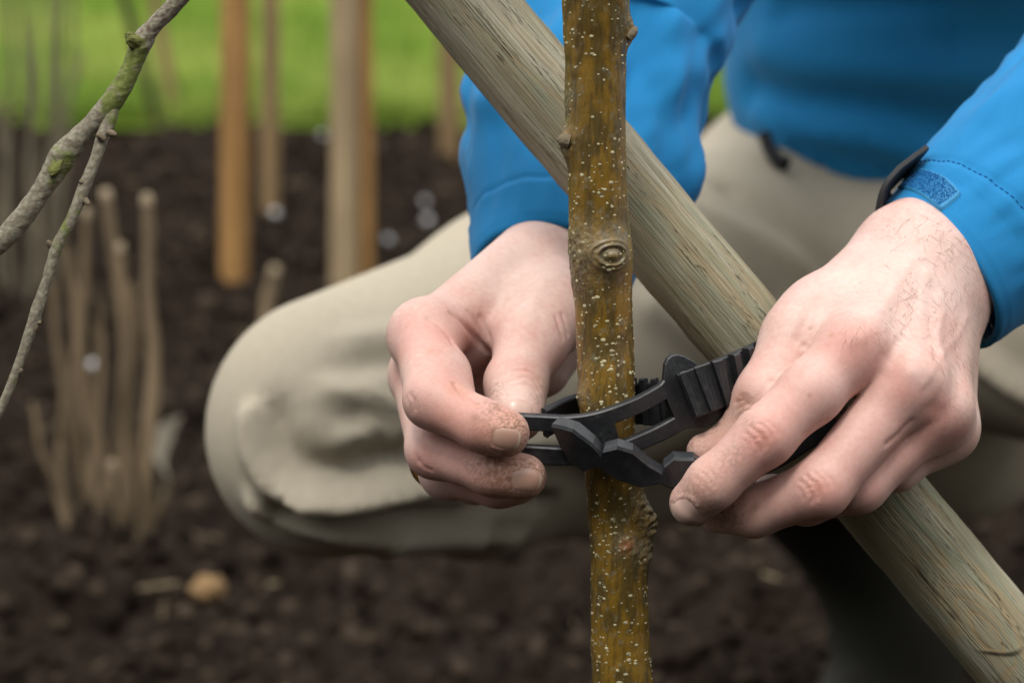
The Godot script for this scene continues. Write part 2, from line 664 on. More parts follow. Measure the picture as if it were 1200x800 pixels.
func build_hands(person: Node3D, h: float) -> void:
	var g := GUIDING_HAND.duplicate()
	var bg := hand_blob(g)
	for k in [[1004, 406, 796, 9.6], [1068, 447, 794, 9.6], [1101, 480, 801, 9.0], [1111, 502, 814, 8.4]]: knob(bg, k[0], k[1], k[2], k[3], 4.0)
	var guiding := sorted_blob(bg)
	var bh := hand_blob(HOLDING_HAND)
	knob(bh, 494, 393, 842, 10.5, 5.0)
	var holding := sorted_blob(bh)
	hand_blobs = [holding, guiding]
	var v := PackedVector3Array()
	var idx := PackedInt32Array()
	var col := PackedColorArray()
	var marks := [[], []]
	var tints := [[], []]
	# holding hand: thumb joint wrinkles, web folds, finger joints
	for m in [
		[[582, 444, 592, 437, 607, 433, 622, 435, 633, 446], 0.75, -0.42], [[590, 450, 601, 444, 614, 441, 626, 446, 633, 456], 0.7, -0.4], [[598, 455, 609, 450, 620, 451, 629, 458], 0.7, -0.32],
		[[586, 438, 607, 427, 628, 432], 0.8, -0.2],
		[[502, 373, 512, 378, 521, 386, 528, 395, 534, 406], 1.1, -0.6], [[529, 367, 539, 375, 549, 386, 560, 399, 572, 413], 1.2, -0.7], 
		[[563, 372, 570, 388, 575, 403], 1.2, -0.5], [[548, 366, 558, 380, 568, 396], 1.1, -0.35],
		[[652, 372, 656, 384, 660, 396], 0.8, -0.4], [[659, 368, 663, 380, 666, 392], 0.8, -0.35],
		[[533, 449, 541, 461, 552, 471, 560, 474], 0.9, -0.6], [[480, 462, 485, 470, 486, 480], 0.7, -0.3], [[476, 466, 480, 475, 482, 484], 0.6, -0.22],
		[[576, 484, 583, 490, 587, 497], 0.55, -0.22], [[583, 483, 590, 489, 594, 496], 0.55, -0.25], [[569, 486, 576, 493, 580, 500], 0.5, -0.15],
		[[585, 536, 592, 541, 597, 548], 0.55, -0.22], [[578, 536, 585, 542, 590, 549], 0.5, -0.2], [[490, 540, 497, 547, 505, 551], 0.7, -0.25], [[487, 533, 492, 541], 0.6, -0.2],
		[[600, 330, 575, 348, 545, 362], 3.5, 0.3], [[636, 330, 620, 360, 612, 390], 3.0, 0.35],
	]: marks[0].append(crease(holding, m[0], m[1], m[2] * 1.5))
	# nail folds
	for m in [[[575, 506, 578, 500, 590, 499, 603, 500], 0.7, 0.28], [[577, 524, 590, 527, 605, 525], 0.7, 0.25], [[597, 558, 600, 551, 610, 548], 0.7, 0.28], [[600, 568, 615, 571, 630, 569], 0.7, 0.25]]:
		marks[0].append(crease(holding, m[0], m[1], m[2]))
	for m in [
		[[880, 500, 886, 506, 893, 509, 897, 516, 897, 524], 0.65, -0.3], [[874, 507, 880, 512, 884, 519, 890, 523, 891, 530], 0.6, -0.28], [[889, 496, 898, 501, 903, 508, 904, 513], 0.6, -0.22], [[899, 493, 905, 499, 911, 503, 912, 509], 0.5, -0.16], [[872, 515, 877, 519, 879, 527], 0.5, -0.18], [[884, 514, 890, 512, 895, 517], 0.5, -0.2],
		[[944, 556, 950, 563, 957, 566, 960, 574, 959, 584], 0.65, -0.3], [[937, 563, 944, 567, 948, 576, 953, 580, 952, 588], 0.6, -0.28], [[954, 553, 961, 559, 967, 563, 969, 573], 0.6, -0.22], [[963, 551, 969, 558, 976, 562, 977, 570], 0.5, -0.16], [[934, 571, 940, 576, 942, 584], 0.5, -0.18], [[948, 571, 955, 570, 958, 576], 0.5, -0.2],
		[[822, 553, 829, 558, 834, 566, 839, 570], 0.5, -0.16], [[829, 549, 836, 555, 840, 563], 0.5, -0.14], [[816, 560, 823, 564, 828, 573], 0.45, -0.13],
		[[863, 471, 871, 469, 878, 474], 0.8, -0.5], [[864, 478, 871, 475, 877, 479], 0.7, -0.4], [[867, 464, 874, 464, 880, 469], 0.7, -0.3],
		[[790, 588, 794, 583, 803, 581, 812, 585, 817, 593], 0.7, 0.3],
		[[1010, 395, 1040, 350, 1068, 305], 2.6, 0.6], [[1068, 435, 1078, 380, 1085, 320], 2.6, 0.55], [[1106, 470, 1106, 420, 1100, 350], 2.4, 0.45], [[1035, 415, 1058, 360, 1072, 315], 4.0, -0.4], [[1088, 455, 1092, 400, 1094, 340], 4.0, -0.4],
		[[1040, 412, 1046, 400, 1060, 378, 1063, 345, 1074, 320], 1.4, 0.26], [[1084, 452, 1096, 430, 1104, 416, 1122, 395, 1134, 370], 1.4, 0.26], [[1104, 416, 1098, 392, 1106, 365], 1.3, 0.2], [[1042, 432, 1030, 415, 1040, 398], 1.6, 0.18],
		[[1040, 440, 1042, 420], 4.0, -0.7], [[1090, 475, 1090, 455], 3.5, -0.6], [[955, 352, 946, 372, 936, 398], 2.2, -0.9], [[942, 405, 925, 428, 905, 447], 0.9, -0.4],
		[[945, 510, 955, 501, 968, 493], 1.1, -0.5], [[1040, 520, 1055, 508, 1068, 494], 1.2, -0.5],
	]: marks[1].append(crease(guiding, m[0], m[1], m[2] * (1.6 if m[1] < 1.0 else 1.0)))
	for t in [
		[478, 395, 14, PINK, 0.35], [520, 392, 12, PINK, 0.55], [548, 395, 12, PINK, 0.5], [510, 430, 12, PINK, 0.3], [566, 498, 9, PINK, 0.45], [600, 495, 8, RUDDY, 0.55], [520, 500, 14, PINK, 0.35],
		[484, 472, 6, DIRT, 0.3, 1.0], [590, 500, 9, DIRT, 0.35, 1.0], [545, 510, 14, RUDDY, 0.35, 0.6], [600, 545, 11, RUDDY, 0.55, 0.5], [570, 555, 13, RUDDY, 0.5, 0.6], [575, 550, 10, DIRT, 0.45, 1.0], [535, 520, 10, PINK, 0.4],
		[585, 540, 7, DIRT, 0.3, 1.2], [630, 560, 8, DIRT, 0.4, 0.8], [545, 572, 14, PINK, 0.4], [590, 575, 14, RUDDY, 0.5, 0.5], [600, 455, 9, PALE, 0.35], [583, 455, 5, DIRT, 0.3, 1.2], [586, 465, 5, DIRT, 0.35, 1.2],
		[556, 440, 12, PINK, 0.6], [655, 430, 12, PINK, 0.5], [495, 545, 8, PINK, 0.45], [465, 440, 8, PINK, 0.5], [620, 310, 22, PALE, 0.4], [612, 432, 6, PINK, 0.35], [612, 515, 6, DIRT, 0.35, 0.8],
		[505, 412, 3, RUDDY, 0.4], [610, 525, 7, DIRT, 0.3, 1.0], [556, 488, 2.2, DIRT, 0.5], [557, 490, 1.0, DIRT, 0.6],
			[497, 440, 20, PINK, 0.22], [545, 495, 18, PINK, 0.25], [540, 545, 20, PINK, 0.28], [560, 580, 18, PINK, 0.3], [597, 508, 9, RUDDY, 0.55, 0.3], [575, 505, 10, RUDDY, 0.5, 0.4], [604, 500, 6, DIRT, 0.55, 1.3], [585, 494, 6, DIRT, 0.35, 1.5], [612, 506, 5, DIRT, 0.6, 0.9], [590, 528, 8, DIRT, 0.4, 1.2], [610, 552, 8, RUDDY, 0.6, 0.3], [625, 552, 7, DIRT, 0.6, 1.0], [637, 560, 6, DIRT, 0.65, 0.8], [595, 548, 6, DIRT, 0.45, 1.4], [560, 548, 9, DIRT, 0.3, 1.6],
		[530, 505, 12, RUDDY, 0.35, 0.5], [600, 575, 12, RUDDY, 0.6, 0.4], [620, 575, 8, DIRT, 0.5, 1.0], [574, 462, 5, DIRT, 0.4, 1.3], [578, 475, 5, DIRT, 0.45, 1.2], [634, 450, 4, RUDDY, 0.4], [632, 470, 5, DIRT, 0.35, 1.2], [537, 455, 5, RUDDY, 0.5],
	]: tints[0].append(patch(holding, t[0], t[1], t[2], t[3], t[4], t[5] if t.size() > 5 else 0.0))
	for t in [
		[1000, 412, 11, PINK, 0.62], [985, 398, 12, PINK, 0.35], [1062, 450, 9, PINK, 0.62], [1075, 440, 5, PALE, 0.5], [1100, 480, 8, PINK, 0.6], [1122, 512, 7, PINK, 0.5], [893, 513, 8, PINK, 0.68], [896, 516, 4, RUDDY, 0.4],
		[960, 573, 8, PINK, 0.62], [958, 572, 4, RUDDY, 0.45], [960, 470, 16, PALE, 0.3], [930, 480, 12, PINK, 0.3], [832, 562, 9, RUDDY, 0.5, 0.3], [815, 580, 9, RUDDY, 0.55, 0.4], [845, 548, 9, DIRT, 0.18, 1.2],
		[870, 600, 13, RUDDY, 0.55, 0.4], [845, 603, 8, DIRT, 0.3, 1.0], [985, 590, 9, PINK, 0.4], [1020, 575, 10, PINK, 0.35], [868, 470, 5, RUDDY, 0.55], [830, 515, 12, RUDDY, 0.7, 0.3], [812, 518, 8, DIRT, 0.35, 1.0],
		[880, 470, 5, DIRT, 0.3, 1.2], [1060, 300, 24, PALE, 0.35], [1000, 330, 22, PALE, 0.35], [1120, 400, 14, PINK, 0.25], [1030, 440, 10, PINK, 0.3], [1010, 490, 13, PALE, 0.25], [790, 602, 5, DIRT, 0.4, 0.6],
		[950, 384, 0.8, DIRT, 0.5], [973, 393, 0.9, RUDDY, 0.7], [977, 391, 0.7, RUDDY, 0.7], [949, 463, 0.9, DIRT, 0.5], [885, 594, 1.3, DIRT, 0.6], [820, 575, 6, DIRT, 0.15, 1.2], [1118, 345, 18, PALE, 0.25],
			[930, 480, 22, PINK, 0.22], [865, 540, 18, PINK, 0.3], [1010, 520, 22, PINK, 0.25], [920, 590, 18, PINK, 0.32], [1050, 530, 20, PINK, 0.3], [1090, 520, 18, PINK, 0.25], [900, 430, 16, PINK, 0.2], [805, 575, 7, DIRT, 0.2, 1.5], [787, 590, 5, DIRT, 0.55, 1.0], [818, 598, 6, DIRT, 0.4, 1.3], [800, 612, 5, DIRT, 0.4, 1.0], [865, 480, 4, DIRT, 0.4, 1.4], [855, 500, 6, RUDDY, 0.5, 0.5], [860, 530, 6, DIRT, 0.3, 1.4], [855, 596, 8, DIRT, 0.35, 1.6], [875, 492, 4, DIRT, 0.35, 1.4],
	]: tints[1].append(patch(guiding, t[0], t[1], t[2], t[3], t[4], t[5] if t.size() > 5 else 0.0))
	for k in 2:
		var m := net(hand_blobs[k], h, 3)
		var hv := apply_marks(m[0], m[1], marks[k])
		var off := v.size()
		col.append_array(skin_colours(hv, tints[k]))
		v.append_array(hv)
		for i in m[1]: idx.append(i + off)
	var body := part("body", build_mesh(v, idx, PackedVector3Array(), col), mats.skin, person)
	# nails: where, along the finger, width, length
	fingernail(holding, 593, 515, at(592, 509, 789.5) - at(566, 499, 793), 0.0086, 0.0090, body, 0.6)
	fingernail(holding, 617, 563, at(613, 560, 800) - at(578, 552, 804), 0.0088, 0.0104, body, 0.8)
	fingernail(holding, 608, 481, at(604, 486, 812) - at(604, 448, 826), 0.0110, 0.0080, body, 0.2, 0.0, 0.6)
	fingernail(guiding, 801, 598, at(811, 588, 790) - at(835, 565, 785), 0.0100, 0.0094, body, 0.4, 0.0, 0.75)
	fingernail(guiding, 834, 607, at(842, 601, 808) - at(884, 599, 800), 0.009, 0.009, body, 0.4)

# ------------------------------------------------------------------ clothing
func pixel_of(p: Vector3) -> Vector2:
	var q := turn.inverse() * (p - EYE)
	return Vector2(600.0 + q.x / -q.z * FPX, 400.0 - q.y / -q.z * FPX)

class Sleeve:
	var c := []
	var fr := []
	var s := PackedFloat32Array()
	var r := []
	var bumps: FastNoiseLite
	var amp := 0.004
	func centre(d: float) -> Array:
		var k := clampi(s.bsearch(d) - 1, 0, s.size() - 2)
		var u := clampf((d - s[k]) / maxf(s[k + 1] - s[k], 1e-6), 0.0, 1.0)
		return [(c[k] as Vector3).lerp(c[k + 1], u), (fr[k][0] as Vector3).lerp(fr[k + 1][0], u), (fr[k][1] as Vector3).lerp(fr[k + 1][1], u), lerpf(r[k], r[k + 1], u)]
	func point(d: float, a: float, lift: float) -> Vector3:
		var f := centre(d)
		var out: Vector3 = f[1] * cos(a) + f[2] * sin(a)
		var soft := smoothstep(0.012, 0.07, d)
		var n := bumps.get_noise_3dv(Vector3(cos(a) * 0.9, sin(a) * 0.9, d * 14.0)) * amp * soft + bumps.get_noise_3dv(Vector3(cos(a) * 2.0, sin(a) * 2.0, d * 24.0 + 7.0)) * 0.0038 * soft + bumps.get_noise_3dv(Vector3(cos(a) * 3.4, sin(a) * 3.4, d * 30.0 + 19.0)) * 0.0011 * smoothstep(0.0, 0.02, d)
		return f[0] + out * (f[3] + n + lift)

func sleeve(knots: Array, seed_n: int, amp: float) -> Sleeve:
	var o := Sleeve.new()
	o.c = spline(knots.map(func(k): return at(k[0], k[1], k[2])), 120)
	o.r = spline(knots.map(func(k): return k[3] * 0.001), 120)
	o.fr = frames(o.c, Vector3.UP)
	var run := 0.0
	for i in o.c.size():
		if i > 0: run += (o.c[i] - o.c[i - 1]).length()
		o.s.append(run)
	o.bumps = noise(1.0, 2, seed_n)
	o.amp = amp
	return o

func sleeve_mesh(o: Sleeve, hem: float, length: float) -> ArrayMesh:
	var rings := []                                     # [along, lift]
	for k in 6: rings.append([0.05 - 0.0094 * k, -0.0028])
	rings.append_array([[0.0012, -0.0026], [0.0002, -0.0020], [-0.0002, -0.0011], [0.0003, -0.0003], [0.0014, 0.0002], [0.003, 0.0003]])
	var d := 0.0045
	while d < length:
		var groove := -0.0007 * exp(-pow((d - hem) / 0.0011, 2.0)) - 0.0005 * exp(-pow((d - hem * 0.16) / 0.0009, 2.0)) + 0.0006 * smoothstep(hem + 0.0005, hem - 0.0005, d)
		rings.append([d, groove])
		d += 0.0009 if d < hem + 0.008 else (0.0025 if d < 0.2 else 0.012)
	var n := 120
	var v := PackedVector3Array()
	var idx := PackedInt32Array()
	for q in rings:
		for j in n: v.append(o.point(q[0], TAU * j / n, q[1]))
	for i in rings.size() - 1:
		for j in n:
			var a := i * n + j
			var b := i * n + (j + 1) % n
			idx.append_array([a, a + n, b, b, a + n, b + n])
	return build_mesh(v, idx)

func on_sleeve(o: Sleeve, x: float, y: float) -> Vector2:   # (along, angle) of the place on the near side seen at x, y
	var best := Vector2.ZERO
	var least := 1e9
	for i in 90:
		for j in 120:
			var d := 0.15 * i / 90.0
			var a := TAU * j / 120.0
			var p := o.point(d, a, 0.0)
			var f := o.centre(d)
			if (p - f[0]).dot(EYE - p) < 0.0: continue
			var e := pixel_of(p).distance_squared_to(Vector2(x, y))
			if e < least:
				least = e
				best = Vector2(d, a)
	return best

func stitches(o: Sleeve, d: float, a0: float, a1: float, n: int, parent: Node) -> void:
	var mm := MultiMesh.new()
	mm.transform_format = MultiMesh.TRANSFORM_3D
	var ball := SphereMesh.new()
	ball.radius = 0.5
	ball.height = 1.0
	ball.radial_segments = 8
	ball.rings = 4
	mm.mesh = ball
	mm.instance_count = n
	for i in n:
		var a := lerpf(a0, a1, (i + 0.5) / n)
		var p := o.point(d, a, -0.0001)
		var t := o.point(d, a + 0.01, 0.0) - o.point(d, a - 0.01, 0.0)
		var out := (p - o.centre(d)[0] as Vector3).normalized()
		var x := t.normalized()
		mm.set_instance_transform(i, Transform3D(Basis(x * 0.0019, out * 0.0005, x.cross(out) * 0.0005), p))
	var m := MultiMeshInstance3D.new()
	m.name = "stitching"
	m.multimesh = mm
	m.material_override = mats.stitch
	m.set_meta("kind", "stuff")
	parent.add_child(m, true)
	m.position = -origin_of(parent)

func build_clothing(person: Node3D) -> void:
	# trousers
	var t := Blob.new()
	var limb := func(x0, y0, d0, r0, x1, y1, d1, r1, k):
		t.add(at(x0, y0, d0), at(x1, y1, d1), r0 * 0.001, r1 * 0.001, 0, k * 0.001)
	limb.call(396, 488, 1135, 58, 640, 405, 1290, 72, 40)
	limb.call(640, 405, 1290, 72, 940, 330, 1500, 96, 40)
	limb.call(380, 522, 1138, 50, 560, 545, 1290, 46, 22)
	limb.call(560, 545, 1290, 46, 900, 530, 1620, 40, 22)
	limb.call(1000, 300, 1540, 120, 1080, 300, 1540, 120, 40)
	limb.call(1080, 315, 1520, 92, 1400, 410, 1180, 62, 40)
	limb.call(1400, 420, 1180, 56, 1440, 900, 1420, 46, 20)
	limb.call(890, 420, 1560, 84, 1080, 430, 1610, 110, 40)
	t.kp = 0.04
	var m := net(t, 0.0042, 2)
	var marks := []
	for f in [
		[[296, 490, 300, 530, 318, 562, 350, 580, 400, 584, 450, 576, 510, 560, 570, 545], 6.5, 6.5], [[318, 490, 330, 525, 352, 548, 400, 556, 450, 548, 500, 530], 9, -4.5],
		[[330, 600, 400, 606, 480, 604, 560, 596, 640, 590], 6, -5.0], [[300, 590, 380, 620, 470, 628, 560, 622], 6, 3.5],
		[[400, 430, 450, 424, 520, 430, 580, 440], 9, -1.8], [[390, 455, 450, 470, 500, 490, 540, 500], 6, 3.0], [[420, 490, 470, 512, 510, 520], 8, -2.4], [[420, 400, 500, 398, 580, 404], 9, 2.5],
		[[470, 520, 540, 526, 620, 520, 680, 510], 6, 3.2], [[430, 535, 490, 530, 560, 512], 5, -2.6], [[360, 592, 420, 596, 500, 590, 570, 578], 5, 2.4], [[440, 445, 520, 452, 600, 470], 5, 1.8], [[400, 515, 440, 500, 500, 505], 5, 2.0], [[450, 640, 520, 634, 600, 630], 7, 3.5], [[610, 560, 680, 560, 760, 565], 10, -5.0],
		[[800, 300, 860, 330, 900, 360], 12, -5.0], [[780, 240, 850, 270, 930, 310], 12, 5.0], [[860, 220, 920, 260, 970, 310], 10, -4.0], [[760, 360, 800, 385, 840, 420], 10, 4.0],
		
		[[1150, 420, 1190, 450, 1230, 470], 10, 5.0],
	]: marks.append(crease(t, f[0], f[1], f[2] * 1.7))
	var tv := apply_marks(m[0], m[1], marks)
	var trousers := part("trousers", build_mesh(tv, m[1]), mats.twill, person)
	trousers.set_meta("label", "beige cotton work trousers with creases at the bent knee")
	# belt loop and belt end showing under the jacket hem
	var bc := spline([at(896, 158, 1404), at(902, 174, 1398), at(912, 187, 1392), at(922, 192, 1388)], 16)
	part("belt", tube(bc, func(_i, _a): return 0.0042, 8), mats.strap_black, person)
	# boots
	for f in [[[915, 545, 1640, 40, 1015, 650, 1705, 40], [1015, 650, 1705, 40, 1058, 735, 1715, 45], [1058, 735, 1715, 46, 1040, 850, 1715, 44], [1010, 850, 1705, 40, 950, 885, 1640, 34]], [[1440, 900, 1420, 44, 1445, 1000, 1440, 44], [1445, 1010, 1430, 40, 1420, 1080, 1300, 36]]]:
		var b := Blob.new()
		for q in f: b.add(at(q[0], q[1], q[2]), at(q[4], q[5], q[6]), q[3] * 0.001, q[7] * 0.001, 0, 0.02)
		var bm := net(b, 0.007, 2)
		part("boot", build_mesh(bm[0], bm[1]), mats.leather, person)
	# jacket body
	var j := Blob.new()
	j.add(at(1112, 62, 1480), at(1130, -250, 1430), 0.116, 0.14, 0, 0.05)
	j.add(at(1130, -250, 1430), at(1110, -600, 1270), 0.14, 0.135, 0, 0.05)
	j.add(at(1022, 82, 1470), at(1200, 96, 1480), 0.085, 0.09, 0, 0.05)
	j.add(at(950, -500, 1290), at(1310, -500, 1290), 0.085, 0.085, 0, 0.05)
	var jm := net(j, 0.007, 2)
	var jmarks := []
	for f in [[[880, 105, 930, 118, 1000, 120, 1060, 128, 1120, 150], 12, -9.0], [[890, 130, 950, 148, 1020, 160, 1090, 180], 10, 6.0], [[900, 60, 980, 84, 1060, 90, 1140, 84], 16, 6.0], [[1110, 10, 1115, 70, 1120, 130], 5, -4.0], [[1130, 10, 1136, 70, 1140, 130], 5, -3.0],
		[[920, 10, 1000, 6, 1100, 0], 8, -6.0], [[905, 158, 960, 190, 1020, 212, 1080, 222], 4, 3.0]]: jmarks.append(crease(j, f[0], f[1], f[2]))
	var jacket := part("jacket", build_mesh(apply_marks(jm[0], jm[1], jmarks), jm[1]), mats.softshell, person)
	jacket.set_meta("label", "blue softshell jacket with stitched cuffs")
	# sleeves
	var a := sleeve([[646, 324, 900, 29.5], [655, 272, 914, 34], [672, 200, 936, 42], [703, 80, 966, 47], [740, -30, 995, 48], [850, -250, 1130, 56], [965, -480, 1270, 76]], 11, 0.011)
	var sa := part("sleeve", sleeve_mesh(a, 0.019, 0.5), mats.softshell, jacket)
	var b2 := sleeve([[1094, 325, 862, 31.5], [1128, 298, 867, 32.5], [1170, 262, 876, 37.5], [1245, 205, 900, 46], [1330, 130, 960, 50], [1400, -60, 1080, 54], [1290, -480, 1270, 76]], 4, 0.007)
	var sb := part("sleeve", sleeve_mesh(b2, 0.0235, 0.55), mats.softshell, jacket)
	stitches(b2, 0.0235, 0.0, TAU, 90, sb)
	stitches(b2, 0.0036, 0.0, TAU, 90, sb)
	stitches(a, 0.0055, 0.0, TAU, 80, sa)
	stitches(a, 0.0105, 0.0, TAU, 80, sa)
	build_cuff_fastener(b2, jacket)

func build_cuff_fastener(o: Sleeve, jacket: Node) -> void:
	# hook-and-loop patch: corners on the sleeve, followed over its curve
	var c00 := on_sleeve(o, 1046, 224)
	var c10 := on_sleeve(o, 1104, 250)
	var c11 := on_sleeve(o, 1129, 228)
	var c01 := on_sleeve(o, 1079, 199)
	var at_patch := func(u: float, w: float) -> Vector2: return c00.lerp(c10, u).lerp(c01.lerp(c11, u), w)
	var v := PackedVector3Array()
	var idx := PackedInt32Array()
	var nu := 26
	var nw := 16
	for i in nu + 1:
		for k in nw + 1:
			var u := lerpf(-1, 1, float(i) / nu)
			var w := lerpf(-1, 1, float(k) / nw)
			var su := u * (1.0 - 0.06 * w ** 6)
			var sw := w * (1.0 - 0.1 * u ** 6)
			var q: Vector2 = at_patch.call(su * 0.5 + 0.5, sw * 0.5 + 0.5)
			var edge := maxf(absf(u), absf(w))
			var lift := 0.0017 - 0.0023 * smoothstep(0.95, 1.0, edge) - 0.0004 * smoothstep(0.92, 0.82, edge)
			v.append(o.point(q.x, q.y, lift))
	for i in nu:
		for k in nw:
			var p := i * (nw + 1) + k
			idx.append_array([p, p + 1, p + nw + 1, p + 1, p + nw + 2, p + nw + 1])
	var pad := part("hook_and_loop_patch", build_mesh(v, idx), mats.patch_blue, jacket)
	var mm := MultiMesh.new()
	mm.transform_format = MultiMesh.TRANSFORM_3D
	var ball := SphereMesh.new()
	ball.radius = 0.5
	ball.height = 1.0
	ball.radial_segments = 6
	ball.rings = 3
	mm.mesh = ball
	var spots := []
	for i in 34:
		for k in 15:
			spots.append(Vector2((i + 0.5 + 0.5 * (k % 2)) / 34.5 + rng.randf_range(-0.008, 0.008), (k + 0.5) / 15.0 + rng.randf_range(-0.015, 0.015)))
	mm.instance_count = spots.size()
	for i in spots.size():
		var q: Vector2 = at_patch.call(0.08 + spots[i].x * 0.84, 0.11 + spots[i].y * 0.78)
		var p := o.point(q.x, q.y, 0.0014)
		var out := (p - o.centre(q.x)[0] as Vector3).normalized()
		var x := out.cross(Vector3(rng.randf() - 0.5, rng.randf() - 0.5, rng.randf() - 0.5)).normalized()
		mm.set_instance_transform(i, Transform3D(Basis(x * rng.randf_range(0.0004, 0.0008), out * rng.randf_range(0.0006, 0.0013), x.cross(out) * 0.00035), p))
	var hooks := MultiMeshInstance3D.new()
	hooks.name = "hooks"
	hooks.multimesh = mm
	hooks.material_override = mats.hooks
	hooks.set_meta("kind", "stuff")
	pad.add_child(hooks, true)
	# the open black-backed tab standing off the cuff
	var line := spline([at(1080, 182, 866), at(1063, 195, 861), at(1048, 209, 857), at(1037, 226, 856), at(1031, 256, 859)], 40)
	var place := func(s: float) -> Array:
		var i := clampi(int(s * 40.0), 0, 39)
		var p: Vector3 = (line[i] as Vector3).lerp(line[i + 1], clampf(s * 40.0 - i, 0, 1))
		var d: Vector3 = (line[mini(i + 1, 40)] - line[maxi(i - 1, 0)]).normalized()
		var w := (at(1100, 300, 1000) - at(1100, 300, 860)).normalized()
		w = (w - d * w.dot(d)).normalized()
		w = w.rotated(d, 0.12)
		return [p, w, w.cross(d)]
	part("cuff_tab", strap([[0.0, 0.06, [-0.004, 0.006, -0.007, 0.012]], [0.06, 1.0, [-0.007, 0.012, -0.007, 0.012]]], place, 0.0019, 0.025), mats.tab_black, jacket)

func build_hair(person: Node3D) -> void:
	var st := SurfaceTool.new()
	st.begin(Mesh.PRIMITIVE_TRIANGLES)
	var b: Blob = hand_blobs[1]
	var flow := (at(1130, 470, 830) - at(1075, 260, 850)).normalized()
	for i in 800:
		var u := rng.randf()
		var x := lerpf(985, 1160, rng.randf())
		var y := lerpf(238, 400 if x < 1090 else 500, u * u * 0.6 + u * 0.4)
		if x + (y - 240) * 0.55 < 1040 and rng.randf() < 0.8: continue
		var p := surf(b, x, y)
		if (p - EYE).length() > 1.0: continue
		var n := surf_normal(b, p)
		var side := n.cross(flow).normalized()
		var d := (flow + side * rng.randf_range(-1.6, 1.1) + n * rng.randf_range(0.15, 0.6)).normalized()
		var len := rng.randf_range(0.004, 0.0105)
		var curl := n.cross(d) * rng.randf_range(-1.5, 1.5) - n * 0.4
		var prev := []
		for k in 6:
			var q := p + d * (len * k / 5.0) + curl * (len * 0.5 * pow(k / 5.0, 2.0))
			var ring := []
			for e in 3: ring.append(q + (n.rotated(d, TAU * e / 3.0)) * (0.000036 * (1.0 - 0.15 * k)))
			if k > 0:
				for e in 3:
					var f := (e + 1) % 3
					for w in [prev[e], prev[f], ring[e], prev[f], ring[f], ring[e]]: st.add_vertex(w)
			prev = ring
	st.generate_normals()
	var h := part("arm_hair", st.commit(), mats.hair, person)
	h.set_meta("kind", "stuff")

# ------------------------------------------------------------------ the young tree, the stake and the tie
var trunk_line := []
var trunk_fr := []

